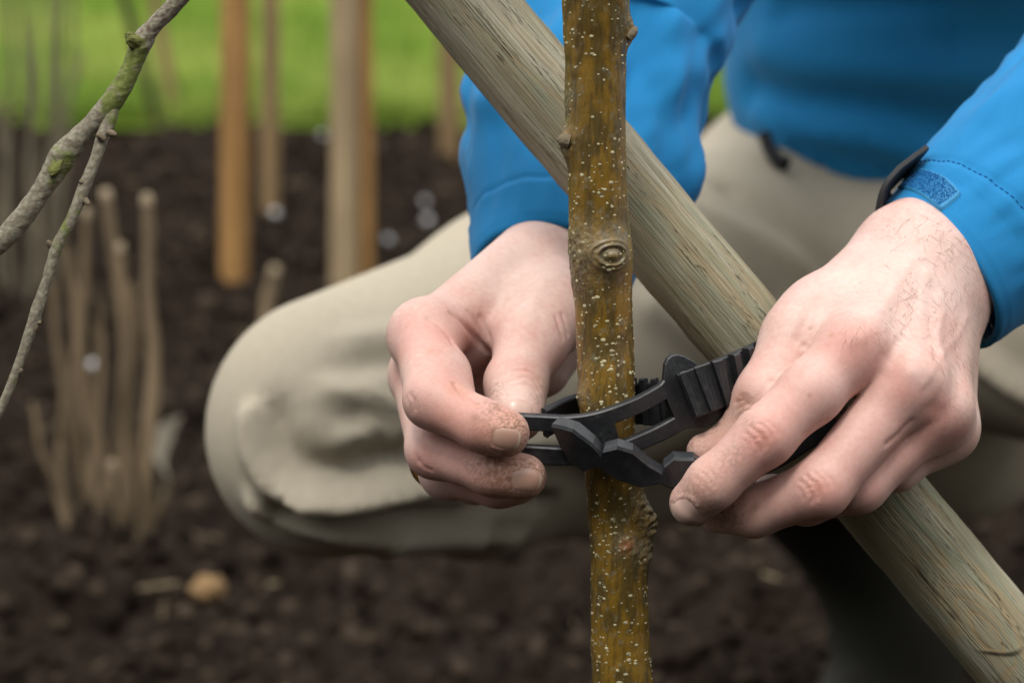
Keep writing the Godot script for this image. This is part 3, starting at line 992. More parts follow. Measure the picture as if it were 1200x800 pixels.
func build_tree() -> void:
	var tree := thing("young_tree", "young tree with olive brown bark dotted with pale spots, held by both hands", "tree", Vector3(at(730, 800, 832).x, 0, at(730, 800, 832).z))
	var knots := [[690, -700, 762, 33], [697, -300, 782, 38], [698, -60, 790, 39], [698, 0, 793, 40], [698, 60, 796, 36.5], [699, 130, 799, 34.5], [700, 200, 802, 34.5], [702, 250, 804.5, 34.5], [705, 300, 807, 35.5], [707, 350, 809.5, 33.8], [709, 400, 812, 34], [711, 450, 812, 33], [713, 500, 813, 31], [716, 550, 815, 31], [722, 600, 820, 33], [726, 650, 822, 33.5], [726, 700, 825, 33.5], [727, 750, 828, 34.5], [730, 800, 830, 35.5], [732, 900, 836, 37]]
	var pts := knots.map(func(k): return at(k[0], k[1], k[2]))
	var rad := knots.map(func(k): return k[3] / FPX * k[2] * 0.001)
	var foot: Vector3 = pts[-1]
	for e in [[0.16, 0.0125], [0.02, 0.015], [-0.08, 0.016]]:
		pts.append(Vector3(foot.x + 0.004, e[0], foot.z + 0.004))
		rad.append(e[1])
	# dense rings in view, sparse above and below
	var c := []
	var r := []
	var coarse := spline(pts, 23 * 40)
	var cr := spline(rad, 23 * 40)
	for i in coarse.size():
		var y := pixel_of(coarse[i]).y
		if y > -40 and y < 860 or i % 12 == 0:
			c.append(coarse[i])
			r.append(cr[i])
	trunk_line = c
	var streak := noise(1.0, 3, 31)
	var lump := noise(90.0, 2, 32)
	var eye := EYE
	# swellings: place, kind
	var scar := at(716, 298, 797)
	var sx := turn.x
	var bumps := [[at(766, 612, 820), 0.0062, 0.0042], [at(764, 628, 818), 0.003, 0.0012], [at(757, 650, 818), 0.005, 0.0016], [at(735, 640, 813), 0.0042, 0.0011], [at(663, 168, 800), 0.005, 0.0030], [at(740, 36, 796), 0.0045, 0.0030], [at(672, 466, 808), 0.0045, 0.0021], [at(680, 300, 804), 0.012, 0.0010], [at(750, 590, 816), 0.006, 0.0012], [at(668, 120, 800), 0.008, 0.0007]]
	var fr := frames(c)
	trunk_fr = fr
	var shape := func(i: int, a: float) -> float:
		var out: Vector3 = fr[i][0] * cos(a) + fr[i][1] * sin(a)
		var p: Vector3 = c[i] + out * r[i]
		var e := 0.0
		for b in bumps:
			var q: float = p.distance_squared_to(b[0]) / (b[1] * b[1])
			if q < 6.0: e += b[2] * exp(-q) * (1.0 + 0.45 * streak.get_noise_3d(p.x * 420.0, p.y * 420.0, p.z * 420.0))
		var rel := p - scar
		var q2 := Vector2(rel.dot(sx) * 1.1, (rel - sx * rel.dot(sx)).length() * 1.4)
		var dd := q2.length()
		if dd < 0.02:
			e += 0.0026 * exp(-pow(dd / 0.0095, 2.0)) + 0.0006 * exp(-pow((dd - 0.0047) / 0.0007, 2.0)) + 0.0004 * exp(-pow((dd - 0.0068) / 0.0006, 2.0)) - 0.0008 * exp(-pow((dd - 0.0034) / 0.0006, 2.0)) + 0.0007 * exp(-pow(dd / 0.0018, 2.0)) - 0.0004 * exp(-pow((dd - 0.0021) / 0.0004, 2.0))
		var s := streak.get_noise_3d(p.x * 900.0, p.y * 120.0, p.z * 900.0)
		return r[i] * (1.0 + 0.05 * lump.get_noise_3dv(p) * 0.5) + e + s * 0.00012
	var gold := Color(0.180, 0.102, 0.012)
	var olive := Color(0.088, 0.058, 0.014)
	var brown := Color(0.045, 0.026, 0.010)
	var grey := Color(0.16, 0.145, 0.095)
	var colour := func(_i: int, _a: float, p: Vector3) -> Color:
		var s := streak.get_noise_3d(p.x * 700.0, p.y * 70.0, p.z * 700.0)
		var w := streak.get_noise_3d(p.x * 160.0 + 50.0, p.y * 60.0, p.z * 160.0)
		var f := streak.get_noise_3d(p.x * 1500.0, p.y * 700.0, p.z * 1500.0)
		var k := olive.lerp(gold, smoothstep(-0.35, 0.4, w + s * 0.35)).lerp(brown, smoothstep(0.12, 0.6, -s + f * 0.4) * 0.5)
		k = k.lerp(grey, smoothstep(0.28, 0.5, streak.get_noise_3d(p.x * 260.0, p.y * 240.0 + 9.0, p.z * 260.0) + f * 0.25) * 0.55)
		for b in bumps:
			var q: float = p.distance_squared_to(b[0]) / (b[1] * b[1])
			if q < 4.0: k = k.lerp(Color(0.23, 0.20, 0.14), exp(-q * 1.1) * clampf(0.55 + f * 0.9, 0.0, 0.9)).lerp(Color(0.03, 0.02, 0.012), exp(-q * 0.8) * smoothstep(0.15, 0.45, streak.get_noise_3d(p.x * 380.0, p.y * 380.0 + 4.0, p.z * 380.0)) * 0.8)
		var rel := p - scar
		var dd := Vector2(rel.dot(sx) * 1.1, (rel - sx * rel.dot(sx)).length() * 1.4).length()
		if dd < 0.016:
			k = k.lerp(Color(0.17, 0.14, 0.075), exp(-pow(dd / 0.0075, 2.0)) * 0.8)
			k = k.lerp(Color(0.035, 0.024, 0.012), 0.55 * exp(-pow((dd - 0.0034) / 0.0006, 2.0)) + 0.4 * exp(-pow((dd - 0.0058) / 0.0004, 2.0)) + 0.5 * exp(-pow((dd - 0.002) / 0.0003, 2.0)))
			k = k.lerp(Color(0.24, 0.17, 0.10), exp(-pow(dd / 0.0017, 2.0)) * 0.7)
		var red := p.distance_to(at(735, 640, 811))
		if red < 0.006: k = k.lerp(Color(0.20, 0.075, 0.03), smoothstep(0.4, 0.7, exp(-pow(red / 0.0028, 2.0)) + f * 0.9) * 0.85)
		return k * (1.0 + f * 0.35)
	var trunk := part("trunk", tube(c, shape, 150, true, Vector3.ZERO, colour), mats.bark, tree)
	# lenticels: pale corky spots, each a small dome lying across the stem
	var dome := SphereMesh.new()
	dome.radius = 0.5
	dome.height = 1.0
	dome.radial_segments = 10
	dome.rings = 5
	var mm := MultiMesh.new()
	mm.transform_format = MultiMesh.TRANSFORM_3D
	mm.use_colors = true
	mm.mesh = dome
	var list := []
	while list.size() < 1350:
		var i := rng.randi_range(0, c.size() - 2)
		var y := pixel_of(c[i]).y
		if y < -40 or y > 850: continue
		var a := rng.randf() * TAU
		if streak.get_noise_3d(cos(a) * 1.5, y * 0.012, sin(a) * 1.5) < rng.randf_range(-0.6, 0.1): continue
		var out: Vector3 = fr[i][0] * cos(a) + fr[i][1] * sin(a)
		var p: Vector3 = c[i] + out * shape.call(i, a)
		var d: Vector3 = fr[i][2]
		var size := lerpf(0.00045, 0.0012, rng.randf() ** 1.6)
		list.append([Transform3D(Basis(d * size * rng.randf_range(0.75, 1.1), out * size * 0.3, d.cross(out) * size * rng.randf_range(0.95, 1.7)), p), Color(0.44, 0.40, 0.25) * rng.randf_range(0.6, 1.15)])
	mm.instance_count = list.size()
	for i in list.size():
		mm.set_instance_transform(i, list[i][0])
		mm.set_instance_color(i, list[i][1])
	var mi := MultiMeshInstance3D.new()
	mi.name = "lenticels"
	mi.multimesh = mm
	mi.material_override = mats.cork
	mi.set_meta("kind", "stuff")
	tree.add_child(mi, true)
	mi.position = -origin_of(tree)
	# small buds on the stem
	for b in [[[736, 44, 792], [742, 38, 792], [745, 31, 793], 1.7], [[667, 166, 796], [660, 164, 796], [655, 162, 797], 2.6]]:
		var bc := spline([at(b[0][0], b[0][1], b[0][2]), at(b[1][0], b[1][1], b[1][2]), at(b[2][0], b[2][1], b[2][2])], 10)
		part("bud", tube(bc, func(i, _a): return 0.001 * b[3] * sqrt(maxf(0.02, 1.0 - pow(i / 10.0, 2.0))), 10), mats.twig_bud, tree)
	# drooping branch with its twig, mossy where it forks
	var moss := noise(160.0, 3, 61)
	var bark_n := noise(500.0, 3, 62)
	var branch_colour := func(green: Callable) -> Callable:
		return func(_i: int, _a: float, p: Vector3) -> Color:
			var px := pixel_of(p)
			var f := bark_n.get_noise_3dv(p)
			var k := Color(0.175, 0.155, 0.115).lerp(Color(0.25, 0.235, 0.175), smoothstep(-0.2, 0.6, f)).lerp(Color(0.10, 0.065, 0.055), smoothstep(-0.1, 0.5, -f) * (0.9 if px.x > 165.0 else 0.4)).lerp(Color(0.34, 0.32, 0.26), smoothstep(0.42, 0.55, bark_n.get_noise_3dv(p * 1.7 + Vector3.ONE)) * 0.7)
			var g: float = green.call(px)
			return k.lerp(Color(0.105, 0.135, 0.026).lerp(Color(0.17, 0.19, 0.05), smoothstep(0.0, 0.5, f)), smoothstep(0.3, 0.8, g + moss.get_noise_3dv(p) * 0.6) * 0.9)
	var bk := [[-420, 470, 800, 4], [-280, 430, 800, 9], [-160, 375, 800, 13], [-60, 312, 800, 15], [-10, 290, 800, 15], [20, 262, 800, 15.5], [45, 228, 800, 14], [60, 205, 800, 16], [72, 185, 800, 19.5], [84, 170, 800, 17], [104, 148, 800, 13], [128, 122, 800, 15.5], [143, 100, 800, 14.5], [155, 76, 800, 13.5], [167, 48, 799, 15], [180, 30, 798, 11.5], [215, -8, 796, 12.5], [262, -80, 792, 14], [360, -210, 786, 17], [520, -330, 780, 20], [690, -420, 776, 24]]
	var bpts := spline(bk.map(func(k): return at(k[0], k[1], k[2])), 420)
	var brad := spline(bk.map(func(k): return 0.84 * k[3] / FPX * k[2] * 0.001), 420)
	var rough := noise(220.0, 3, 63)
	var branch := part("branch", tube(bpts, func(i, a): return brad[i] * (1.0 + 0.09 * rough.get_noise_3dv(bpts[i] + Vector3(cos(a), sin(a), 0) * 0.003)), 36, true, Vector3.ZERO, branch_colour.call(func(px): return 0.75 * exp(-pow((px.distance_to(Vector2(135, 115))) / 34.0, 2.0)) + 0.7 * exp(-pow((px.distance_to(Vector2(70, 195))) / 26.0, 2.0)) + 0.7 * exp(-pow((px.distance_to(Vector2(152, 70))) / 34.0, 2.0)))), mats.twig_bark, tree)
	var tk := [[134, 118, 800, 8], [129, 138, 799, 9.5], [120, 160, 798, 9], [110, 190, 797, 8], [97, 222, 796, 9], [84, 255, 795, 8], [66, 290, 795, 8.5], [54, 330, 795, 7.5], [42, 365, 795, 8.5], [36, 385, 795, 8], [22, 425, 795, 6.5], [4, 470, 795, 6.5], [-30, 540, 795, 6], [-70, 640, 795, 4.5], [-95, 740, 795, 2.5]]
	var tpts := spline(tk.map(func(k): return at(k[0], k[1], k[2])), 300)
	var trad := spline(tk.map(func(k): return 0.84 * k[3] / FPX * k[2] * 0.001), 300)
	var twig := part("twig", tube(tpts, func(i, a): return trad[i] * (1.0 + 0.08 * rough.get_noise_3dv(tpts[i] + Vector3(cos(a), sin(a), 0) * 0.003)), 26, true, Vector3.ZERO, branch_colour.call(func(px): return 0.62 * exp(-pow((px.distance_to(Vector2(132, 135))) / 20.0, 2.0)) + 0.42 * exp(-pow((px.distance_to(Vector2(75, 275))) / 50.0, 2.0)) + 0.35 * exp(-pow((px.distance_to(Vector2(18, 430))) / 20.0, 2.0)))), mats.twig_bark, branch)
	for b in [[127, 155, 136, 158], [121, 163, 112, 157], [101, 216, 92, 212], [97, 232, 104, 240], [62, 290, 54, 282], [38, 378, 48, 378], [44, 372, 40, 388], [18, 440, 26, 432]]:
		var bc := spline([at(b[0], b[1], 796), at((b[0] + b[2]) * 0.5, (b[1] + b[3]) * 0.5, 795), at(b[2], b[3], 794)], 8)
		part("bud", tube(bc, func(i, _a): return 0.0013 * sqrt(maxf(0.03, 1.0 - pow(i / 8.0, 2.0))), 9), mats.twig_bud, twig)
	for b in [[164, 52, 148, 44, 2.4], [154, 44, 147, 40, 1.5], [70, 188, 60, 206, 2.0]]:
		var bc := spline([at(b[0], b[1], 798), at((b[0] + b[2]) * 0.5, (b[1] + b[3]) * 0.5, 796), at(b[2], b[3], 795)], 8)
		part("bud", tube(bc, func(i, a): return 0.001 * b[4] * sqrt(maxf(0.05, 1.0 - pow(i / 8.0, 3.0))) * (1.0 + 0.2 * sin(a * 3.0) + 0.15 * sin(a * 5.0 + i)), 12), mats.moss, branch)
	# two more limbs above the picture
	for b in [[[700, -330, 782], [860, -560, 800], [960, -850, 840], 17], [[694, -560, 772], [560, -800, 740], [520, -1100, 700], 15]]:
		var bc := spline([at(b[0][0], b[0][1], b[0][2]), at(b[1][0], b[1][1], b[1][2]), at(b[2][0], b[2][1], b[2][2])], 24)
		part("branch", tube(bc, func(i, _a): return 0.00028 * b[3] * (1.0 - i / 30.0), 14), mats.twig_bud, tree)

# textures are computed row by row in threads
var bake_fn: Callable
var bake_rows := []
var bake_w := 0
var bake_h := 0
func bake_row(y: int) -> void:
	var row := PackedByteArray()
	row.resize(bake_w * 4)
	for x in bake_w:
		var c: Color = bake_fn.call((x + 0.5) / bake_w, (y + 0.5) / bake_h)
		row[x * 4] = clampi(int(c.r * 255.0), 0, 255)
		row[x * 4 + 1] = clampi(int(c.g * 255.0), 0, 255)
		row[x * 4 + 2] = clampi(int(c.b * 255.0), 0, 255)
		row[x * 4 + 3] = clampi(int(c.a * 255.0), 0, 255)
	bake_rows[y] = row

func bake(w: int, h: int, fn: Callable) -> Array:      # [colour texture, height texture from the alpha channel]
	bake_fn = fn
	bake_w = w
	bake_h = h
	bake_rows = []
	bake_rows.resize(h)
	WorkerThreadPool.wait_for_group_task_completion(WorkerThreadPool.add_group_task(bake_row, h))
	var data := PackedByteArray()
	var relief_data := PackedByteArray()
	relief_data.resize(w * h)
	var n := 0
	for row: PackedByteArray in bake_rows:
		for x in w:
			relief_data[n] = row[x * 4 + 3]
			row[x * 4 + 3] = 255
			n += 1
		data.append_array(row)
	return [ImageTexture.create_from_image(Image.create_from_data(w, h, false, Image.FORMAT_RGBA8, data)), ImageTexture.create_from_image(Image.create_from_data(w, h, false, Image.FORMAT_L8, relief_data))]

func build_pole() -> void:
	var p0 := at(544, 0, 850)
	var p1 := at(1216, 800, 850)
	var d := (p1 - p0).normalized()
	var top := p0 - d * 0.28
	var reach := (top.y + 0.25) / -d.y
	var c := []
	for i in 200: c.append(top + d * (reach * i / 199.0))
	var wob := noise(9.0, 2, 41)
	var dent := noise(60.0, 3, 45)
	var r := 0.0162
	var streak := noise(1.0, 3, 42)
	var crack := noise(1.0, 2, 43)
	var broad := noise(1.0, 3, 44)
	var len := 0.75
	var pf := frames(c)
	var facing := atan2((pf[100][1] as Vector3).dot(turn.z), (pf[100][0] as Vector3).dot(turn.z))
	var fn := func(u: float, v: float) -> Color:
		var a := u * TAU
		var s := v * len * 1000.0                       # mm along
		var x := cos(a) * 16.2
		var y := sin(a) * 16.2
		var px := 5.0 * sin(s * 0.012 + 1.0) + 2.0
		var py := 4.0 * cos(s * 0.0085 + 0.5)
		var n1 := broad.get_noise_3d(x * 0.05, y * 0.05, s * 0.006)
		var ring := Vector2(x - px, y - py).length() / 2.1 + n1 * 1.6
		var kq := Vector2(wrapf(a - facing, -PI, PI) * 16.2 + 3.0, (s - 566.0) / 2.6).length()
		ring += 4.2 * exp(-kq * kq / 70.0)
		var ph := ring - floorf(ring)
		var late := smoothstep(0.55, 0.95, ph) * smoothstep(1.0, 0.95, ph)
		var g := streak.get_noise_3d(x * 2.6, y * 2.6, s * 0.016)
		var g2 := streak.get_noise_3d(x * 5.5, y * 5.5, s * 0.07)
		var ck := absf(crack.get_noise_3d(x * 0.55, y * 0.55, s * 0.012))
		var gap := exp(-pow((s - 572.0 - 5.0 * sin(a * 3.0)) / 0.9, 2.0)) * smoothstep(9.0, 4.0, kq) + smoothstep(0.035, 0.0, ck) * smoothstep(0.0, 0.3, crack.get_noise_3d(x * 0.12, y * 0.12, s * 0.02 + 40.0) + 0.12)
		var algae := broad.get_noise_3d(x * 0.1 + 9.0, y * 0.1, s * 0.015)
		var k := Color(0.265, 0.235, 0.155).lerp(Color(0.225, 0.23, 0.16), smoothstep(-0.15, 0.4, algae)).lerp(Color(0.35, 0.33, 0.25), smoothstep(0.1, 0.5, n1 + g * 0.3))
		k = k.lerp(Color(0.32, 0.22, 0.11), late * (0.3 + 0.4 * exp(-kq * kq / 160.0)))
		var g3 := streak.get_noise_3d(x * 8.0 + 30.0, y * 8.0, s * 0.02)
		k = k.lerp(Color(0.12, 0.098, 0.055), clampf(smoothstep(0.05, 0.5, -g + g2 * 0.3) * 0.65, 0.0, 1.0))
		k = k.lerp(Color(0.055, 0.043, 0.024), smoothstep(0.22, 0.5, g3 + 0.25 * g) * 0.6)
		k = k.lerp(Color(0.40, 0.37, 0.28), smoothstep(0.25, 0.55, -g3 + 0.2 * g2) * 0.4)
		k = k.lerp(Color(0.03, 0.024, 0.015), gap * 0.9)
		k = (k * (1.0 + 0.22 * g2)).linear_to_srgb()
		k.a = clampf(0.62 + 0.16 * g - 0.2 * g3 + 0.1 * g2 + 0.1 * late - 0.6 * gap, 0.0, 1.0)
		return k
	var tex := bake(640, 1280, fn)
	var m := mat(0.85, Color.WHITE, 0.3)
	m.albedo_texture = tex[0]
	m.uv1_scale = Vector3(1.0, 1.0 / len, 1.0)
	m.heightmap_enabled = true
	m.heightmap_texture = tex[1]
	m.heightmap_scale = 0.09
	mats.pole_wood = m
	var o := part("support_stake", tube(c, func(i, a): return r * (1.0 + 0.03 * wob.get_noise_3d(c[i].x * 1.0, c[i].y, cos(a) * 0.05)) + 0.0005 * dent.get_noise_3dv(c[i] + Vector3(cos(a), sin(a), 0) * 0.016), 72), m, self)
	tag(o, "thick weathered round wooden stake slanting behind the speckled tree stem", "stake")

func along(knots: Array) -> Callable:                   # knots: x, y, distance, lean (degrees that the upper edge comes forward)
	var n := 200
	var xs := spline(knots.map(func(k): return float(k[0])), n)
	var c := spline(knots.map(func(k): return at(k[0], k[1], k[2])), n)
	var lean := spline(knots.map(func(k): return float(k[3])), n)
	var fwd := turn.z
	return func(x: float) -> Array:
		var i := 0
		while i < n - 1 and xs[i + 1] < x: i += 1
		var u := clampf((x - xs[i]) / maxf(xs[i + 1] - xs[i], 1e-6), 0.0, 1.0)
		var p: Vector3 = (c[i] as Vector3).lerp(c[i + 1], u)
		var t: Vector3 = (c[mini(i + 3, n)] - c[maxi(i - 2, 0)]).normalized()
		var w := (turn.y - t * turn.y.dot(t)).normalized()
		w = w.rotated(t, deg_to_rad(lerpf(lean[i], lean[i + 1], u)))
		return [p, w, t.cross(w)]

func build_tie() -> void:
	var tie := thing("tree_tie", "black rubber buckle tie looped round the stem between both hands", "tree tie", at(711, 510, 812))
	var mm := func(bays: Array) -> Array:
		return bays.map(func(b): return [b[0], b[1]] + b.slice(2).map(func(q): return q.map(func(z): return z * 0.001)))
	var front := along([[590, 509, 800.5, 16], [630, 511, 800.5, 18], [665, 513, 800, 18], [690, 513, 799.4, 17], [712, 509, 799.4, 15], [735, 501, 800.8, 13], [765, 488, 804, 10], [800, 469, 807, 6], [835, 452, 808, 4], [870, 436, 811, 0]])
	part("buckle_strap", strap(mm.call([
		[590, 614, [-9.0, 7.6, -9.4, 7.6]], [614, 661, [2.2, 7.6, 2.2, 7.8], [-9.6, -3.2, -9.6, -3.2]], [661, 690, [-9.4, 7.8, -9.2, 8.6]], [690, 722, [-9.2, 8.6, -9.0, 9.0]],
		[722, 784, [3.4, 9.0, 3.2, 9.0], [-9.0, -3.6, -9.0, -3.4]], [784, 790, [-9.0, 9.0, -9.0, 9.6]], [790, 794, [-9.0, 9.6, -9.4, 11.8]], [794, 798, [-9.4, 11.8, -10.0, 14.0]], [798, 803, [-10.0, 14.0, -10.8, 15.3]], [803, 809, [-10.8, 15.3, -11.4, 15.6]], [809, 815, [-11.4, 15.6, -11.7, 15.0]], [815, 820, [-11.7, 15.0, -11.6, 13.6]], [820, 825, [-11.6, 13.6, -11.2, 11.4]], [825, 830, [-11.2, 11.4, -10.6, 8.4]], [830, 850, [-10.6, 8.4, -9.0, 6.0]],
	]), front, 0.0032, 2.5), mats.rubber, tie)
	var teeth := along([[655, 512, 801, 34], [664, 514, 797.0, 38], [690, 525, 794.6, 41], [720, 535, 794.8, 41], [760, 546, 796.8, 34], [800, 552, 798, 28], [840, 550, 798, 20], [900, 534, 798, 10], [975, 488, 802, 0]])
	part("toothed_strap", strap(mm.call([
		[661, 673, [-3.0, 7.6, -8.4, 7.9]], [673, 693, [-8.4, 7.9, -9.2, 4.6]], [693, 705, [-9.2, 4.6, -5.0, 1.4]], [705, 717, [-4.6, 3.4, -6.4, 6.6]], [717, 734, [-6.4, 6.6, -7.4, 6.2]], [734, 758, [-7.4, 6.2, -7.8, 2.4]], [758, 776, [-7.8, 2.4, -5.0, 0.4]],
		[776, 785, [-4.8, 3.0, -5.6, 6.4]], [785, 812, [-5.6, 6.4, -7.2, 6.4]], [812, 834, [-7.2, 6.4, -7.6, 2.0]], [834, 850, [-7.6, 2.0, -5.0, 0.4]], [850, 975, [-5.0, 5.0, -5.0, 5.0]],
	]), teeth, 0.0054, 2.5), mats.rubber_worn, tie)
	var ribbed := along([[800, 466, 803.4, 2], [840, 450, 804.4, 2], [868, 438, 811, 0], [890, 428, 817, 0], [930, 408, 823, 0], [985, 380, 827, 0]])
	var bays := [[804, 975, [-8.0, 8.0, -8.0, 8.0]]]
	var rs := part("ribbed_strap", strap(mm.call(bays), ribbed, 0.0028, 3.0), mats.rubber, tie)
	for i in 9:
		var x := 806.0 + i * 16.5
		var lifted := func(s: float) -> Array:
			var f: Array = ribbed.call(s)
			return [f[0] + f[2] * 0.0024, f[1], f[2]]
		part("rib", strap(mm.call([[x, x + 6.5, [-7.7, 8.4, -7.7, 8.4]]]), lifted, 0.0034, 4.0), mats.rubber, rs)
	var back := along([[612, 500, 806, 20], [640, 486, 810, 20], [662, 477, 818, 20], [686, 472, 825, 18], [712, 468, 827.5, 16], [742, 468, 825, 14], [770, 470, 818, 10], [805, 468, 811, 6]])
	var bs := part("loop_strap", strap(mm.call([[638, 690, [-8.4, 2.6, -8.4, 4.0]], [690, 805, [-8.4, 4.0, -8.4, 8.0]]]), back, 0.0028, 2.5), mats.rubber, tie)
	for i in 5:
		var x := 732.0 + i * 13.0
		var lifted := func(s: float) -> Array:
			var f: Array = back.call(s)
			return [f[0] + f[2] * 0.0019, f[1], f[2]]
		part("rib", strap(mm.call([[x, x + 6.0, [-8.0, 8.2, -8.0, 8.2]]]), lifted, 0.0022, 4.0), mats.rubber, bs)

# ------------------------------------------------------------------ the garden
func ground_at(x: float, y: float, level := 0.0) -> Vector3:
	var d := at(x, y, 1000) - EYE
	return EYE + d * ((level - EYE.y) / d.y)

func above(base: Vector3, x: float, y: float) -> Vector3:   # the place over the sight line x, y as far off as base
	var d := at(x, y, 1000) - EYE
	return EYE + d * ((base.z - EYE.z) / d.z)

var soil_noise: FastNoiseLite
var soil_fine: FastNoiseLite
func soil_height(x: float, z: float) -> float:
	return soil_noise.get_noise_2d(x, z) * 0.045 + soil_fine.get_noise_2d(x, z) * 0.03

func build_ground() -> void:
	soil_noise = noise(3.2, 2, 71)
	soil_fine = noise(16.0, 3, 72)
	var edge := ground_at(600, 152).z
	var v := PackedVector3Array()
	var idx := PackedInt32Array()
	var nx := 220
	var nz := 240
	for k in nz + 1:
		var z := lerpf(1.0, edge - 0.12, float(k) / nz)
		for i in nx + 1:
			var x := lerpf(-2.4, 2.4, float(i) / nx)
			var fade := smoothstep(edge - 0.12, edge + 0.1, z)
			v.append(Vector3(x, soil_height(x, z) * fade - 0.02 * (1.0 - fade), z))
	for k in nz:
		for i in nx:
			var o := k * (nx + 1) + i
			idx.append_array([o, o + nx + 1, o + 1, o + 1, o + nx + 1, o + nx + 2])
	for t in range(0, idx.size(), 3):
		var s := idx[t]
		idx[t] = idx[t + 1]
		idx[t + 1] = s
	var soil := part("soil", build_mesh(v, idx), mats.soil, self)
	soil.set_meta("kind", "structure")
	soil.set_meta("label", "dark crumbly garden soil")
	var plane := PlaneMesh.new()
	plane.size = Vector2(260, 260)
	var g := part("ground", plane, mats.soil, self)
	g.position = Vector3(0, -0.1, 0)
	g.set_meta("kind", "structure")
	g.set_meta("label", "bare earth around the planting bed")
	# crumbs and clods of earth
	var clod := lumpy(0.5, 0.35, 5, 10, 3)
	var mm := MultiMesh.new()
	mm.transform_format = MultiMesh.TRANSFORM_3D
	mm.use_colors = true
	mm.mesh = clod
	mm.instance_count = 14000
	for i in 14000:
		var z := lerpf(-1.3, edge + 0.02, pow(rng.randf(), 0.8))
		var x := rng.randf_range(-0.32, 0.32) * absf(z) * 1.05
		var s := lerpf(0.004, 0.02, rng.randf() ** 1.8) * (2.0 if rng.randf() < 0.03 else 1.0)
		var b := Basis.from_euler(Vector3(rng.randf() * TAU, rng.randf() * TAU, rng.randf() * TAU)).scaled_local(Vector3(s, s * 0.7, s * rng.randf_range(0.7, 1.2)))
		mm.set_instance_transform(i, Transform3D(b, Vector3(x, soil_height(x, z) + s * 0.12, z)))
		mm.set_instance_color(i, Color(0.013, 0.0095, 0.0068).lerp(Color(0.06, 0.044, 0.032), rng.randf() ** 2.2) )
	var mi := MultiMeshInstance3D.new()
	mi.name = "soil_crumbs"
	mi.multimesh = mm
	mi.material_override = mats.clod
	tag(mi, "loose crumbs of dark earth scattered over the bed", "earth", "", "stuff")
	add_child(mi)
	# bits of dry twig and straw
	var rod := CylinderMesh.new()
	rod.top_radius = 0.05
	rod.bottom_radius = 0.08
	rod.height = 1.0
	rod.radial_segments = 5
	rod.rings = 1
	var lm := MultiMesh.new()
	lm.transform_format = MultiMesh.TRANSFORM_3D
	lm.use_colors = true
	lm.mesh = rod
	lm.instance_count = 260
	for i in 260:
		var z := lerpf(-1.5, edge, rng.randf())
		var x := rng.randf_range(-0.3, 0.3) * absf(z)
		var s := rng.randf_range(0.012, 0.05)
		lm.set_instance_transform(i, Transform3D(Basis.from_euler(Vector3(PI / 2 + rng.randf_range(-0.3, 0.3), rng.randf() * TAU, 0)).scaled_local(Vector3(0.03, s, 0.03)), Vector3(x, soil_height(x, z) + 0.006, z)))
		lm.set_instance_color(i, Color(0.06, 0.045, 0.03).lerp(Color(0.22, 0.175, 0.11), rng.randf() ** 2))
	var li := MultiMeshInstance3D.new()
	li.name = "plant_litter"
	li.multimesh = lm
	li.material_override = mats.clod
	tag(li, "dry bits of twig and straw strewn over the soil", "litter", "", "stuff")
	add_child(li)
	# lawn
	var lp := PlaneMesh.new()
	lp.size = Vector2(120, 110)
	var lawn := part("lawn", lp, mats.lawn, self)
	lawn.position = Vector3(0, 0.004, edge - 55.0)
	lawn.set_meta("kind", "structure")
	lawn.set_meta("label", "bright green lawn beyond the bed")
	var st := SurfaceTool.new()
	st.begin(Mesh.PRIMITIVE_TRIANGLES)
	for i in 7:
		var a := i * 2.4
		var o := Vector3(cos(a), 0, sin(a)) * 0.012
		var tip := o * 2.2 + Vector3(0, 0.045 + 0.008 * (i % 3), 0)
		var s := Vector3(-sin(a), 0, cos(a)) * 0.002
		for p in [o - s, tip, o + s]: st.add_vertex(p)
	st.generate_normals()
	var gm := MultiMesh.new()
	gm.transform_format = MultiMesh.TRANSFORM_3D
	gm.use_colors = true
	gm.mesh = st.commit()
	gm.instance_count = 16000
	var tone := noise(1.4, 2, 77)
	for i in 16000:
		var z := edge - 0.02 - 5.0 * pow(rng.randf(), 1.5)
		var x := rng.randf_range(-0.3, 0.3) * absf(z)
		var s := rng.randf_range(0.7, 1.3)
		gm.set_instance_transform(i, Transform3D(Basis(Vector3.UP, rng.randf() * TAU).scaled_local(Vector3(s, s * rng.randf_range(0.6, 1.2), s)), Vector3(x, 0.004, z)))
		gm.set_instance_color(i, Color(0.17, 0.28, 0.035).lerp(Color(0.36, 0.42, 0.10), clampf(rng.randf() * 0.6 + tone.get_noise_2d(x, z) * 1.1, 0.0, 1.0)))
	var gi := MultiMeshInstance3D.new()
	gi.name = "grass"
	gi.multimesh = gm
	gi.material_override = mats.grass
	tag(gi, "short green grass of the lawn beyond the bed", "grass", "", "stuff")
	add_child(gi)

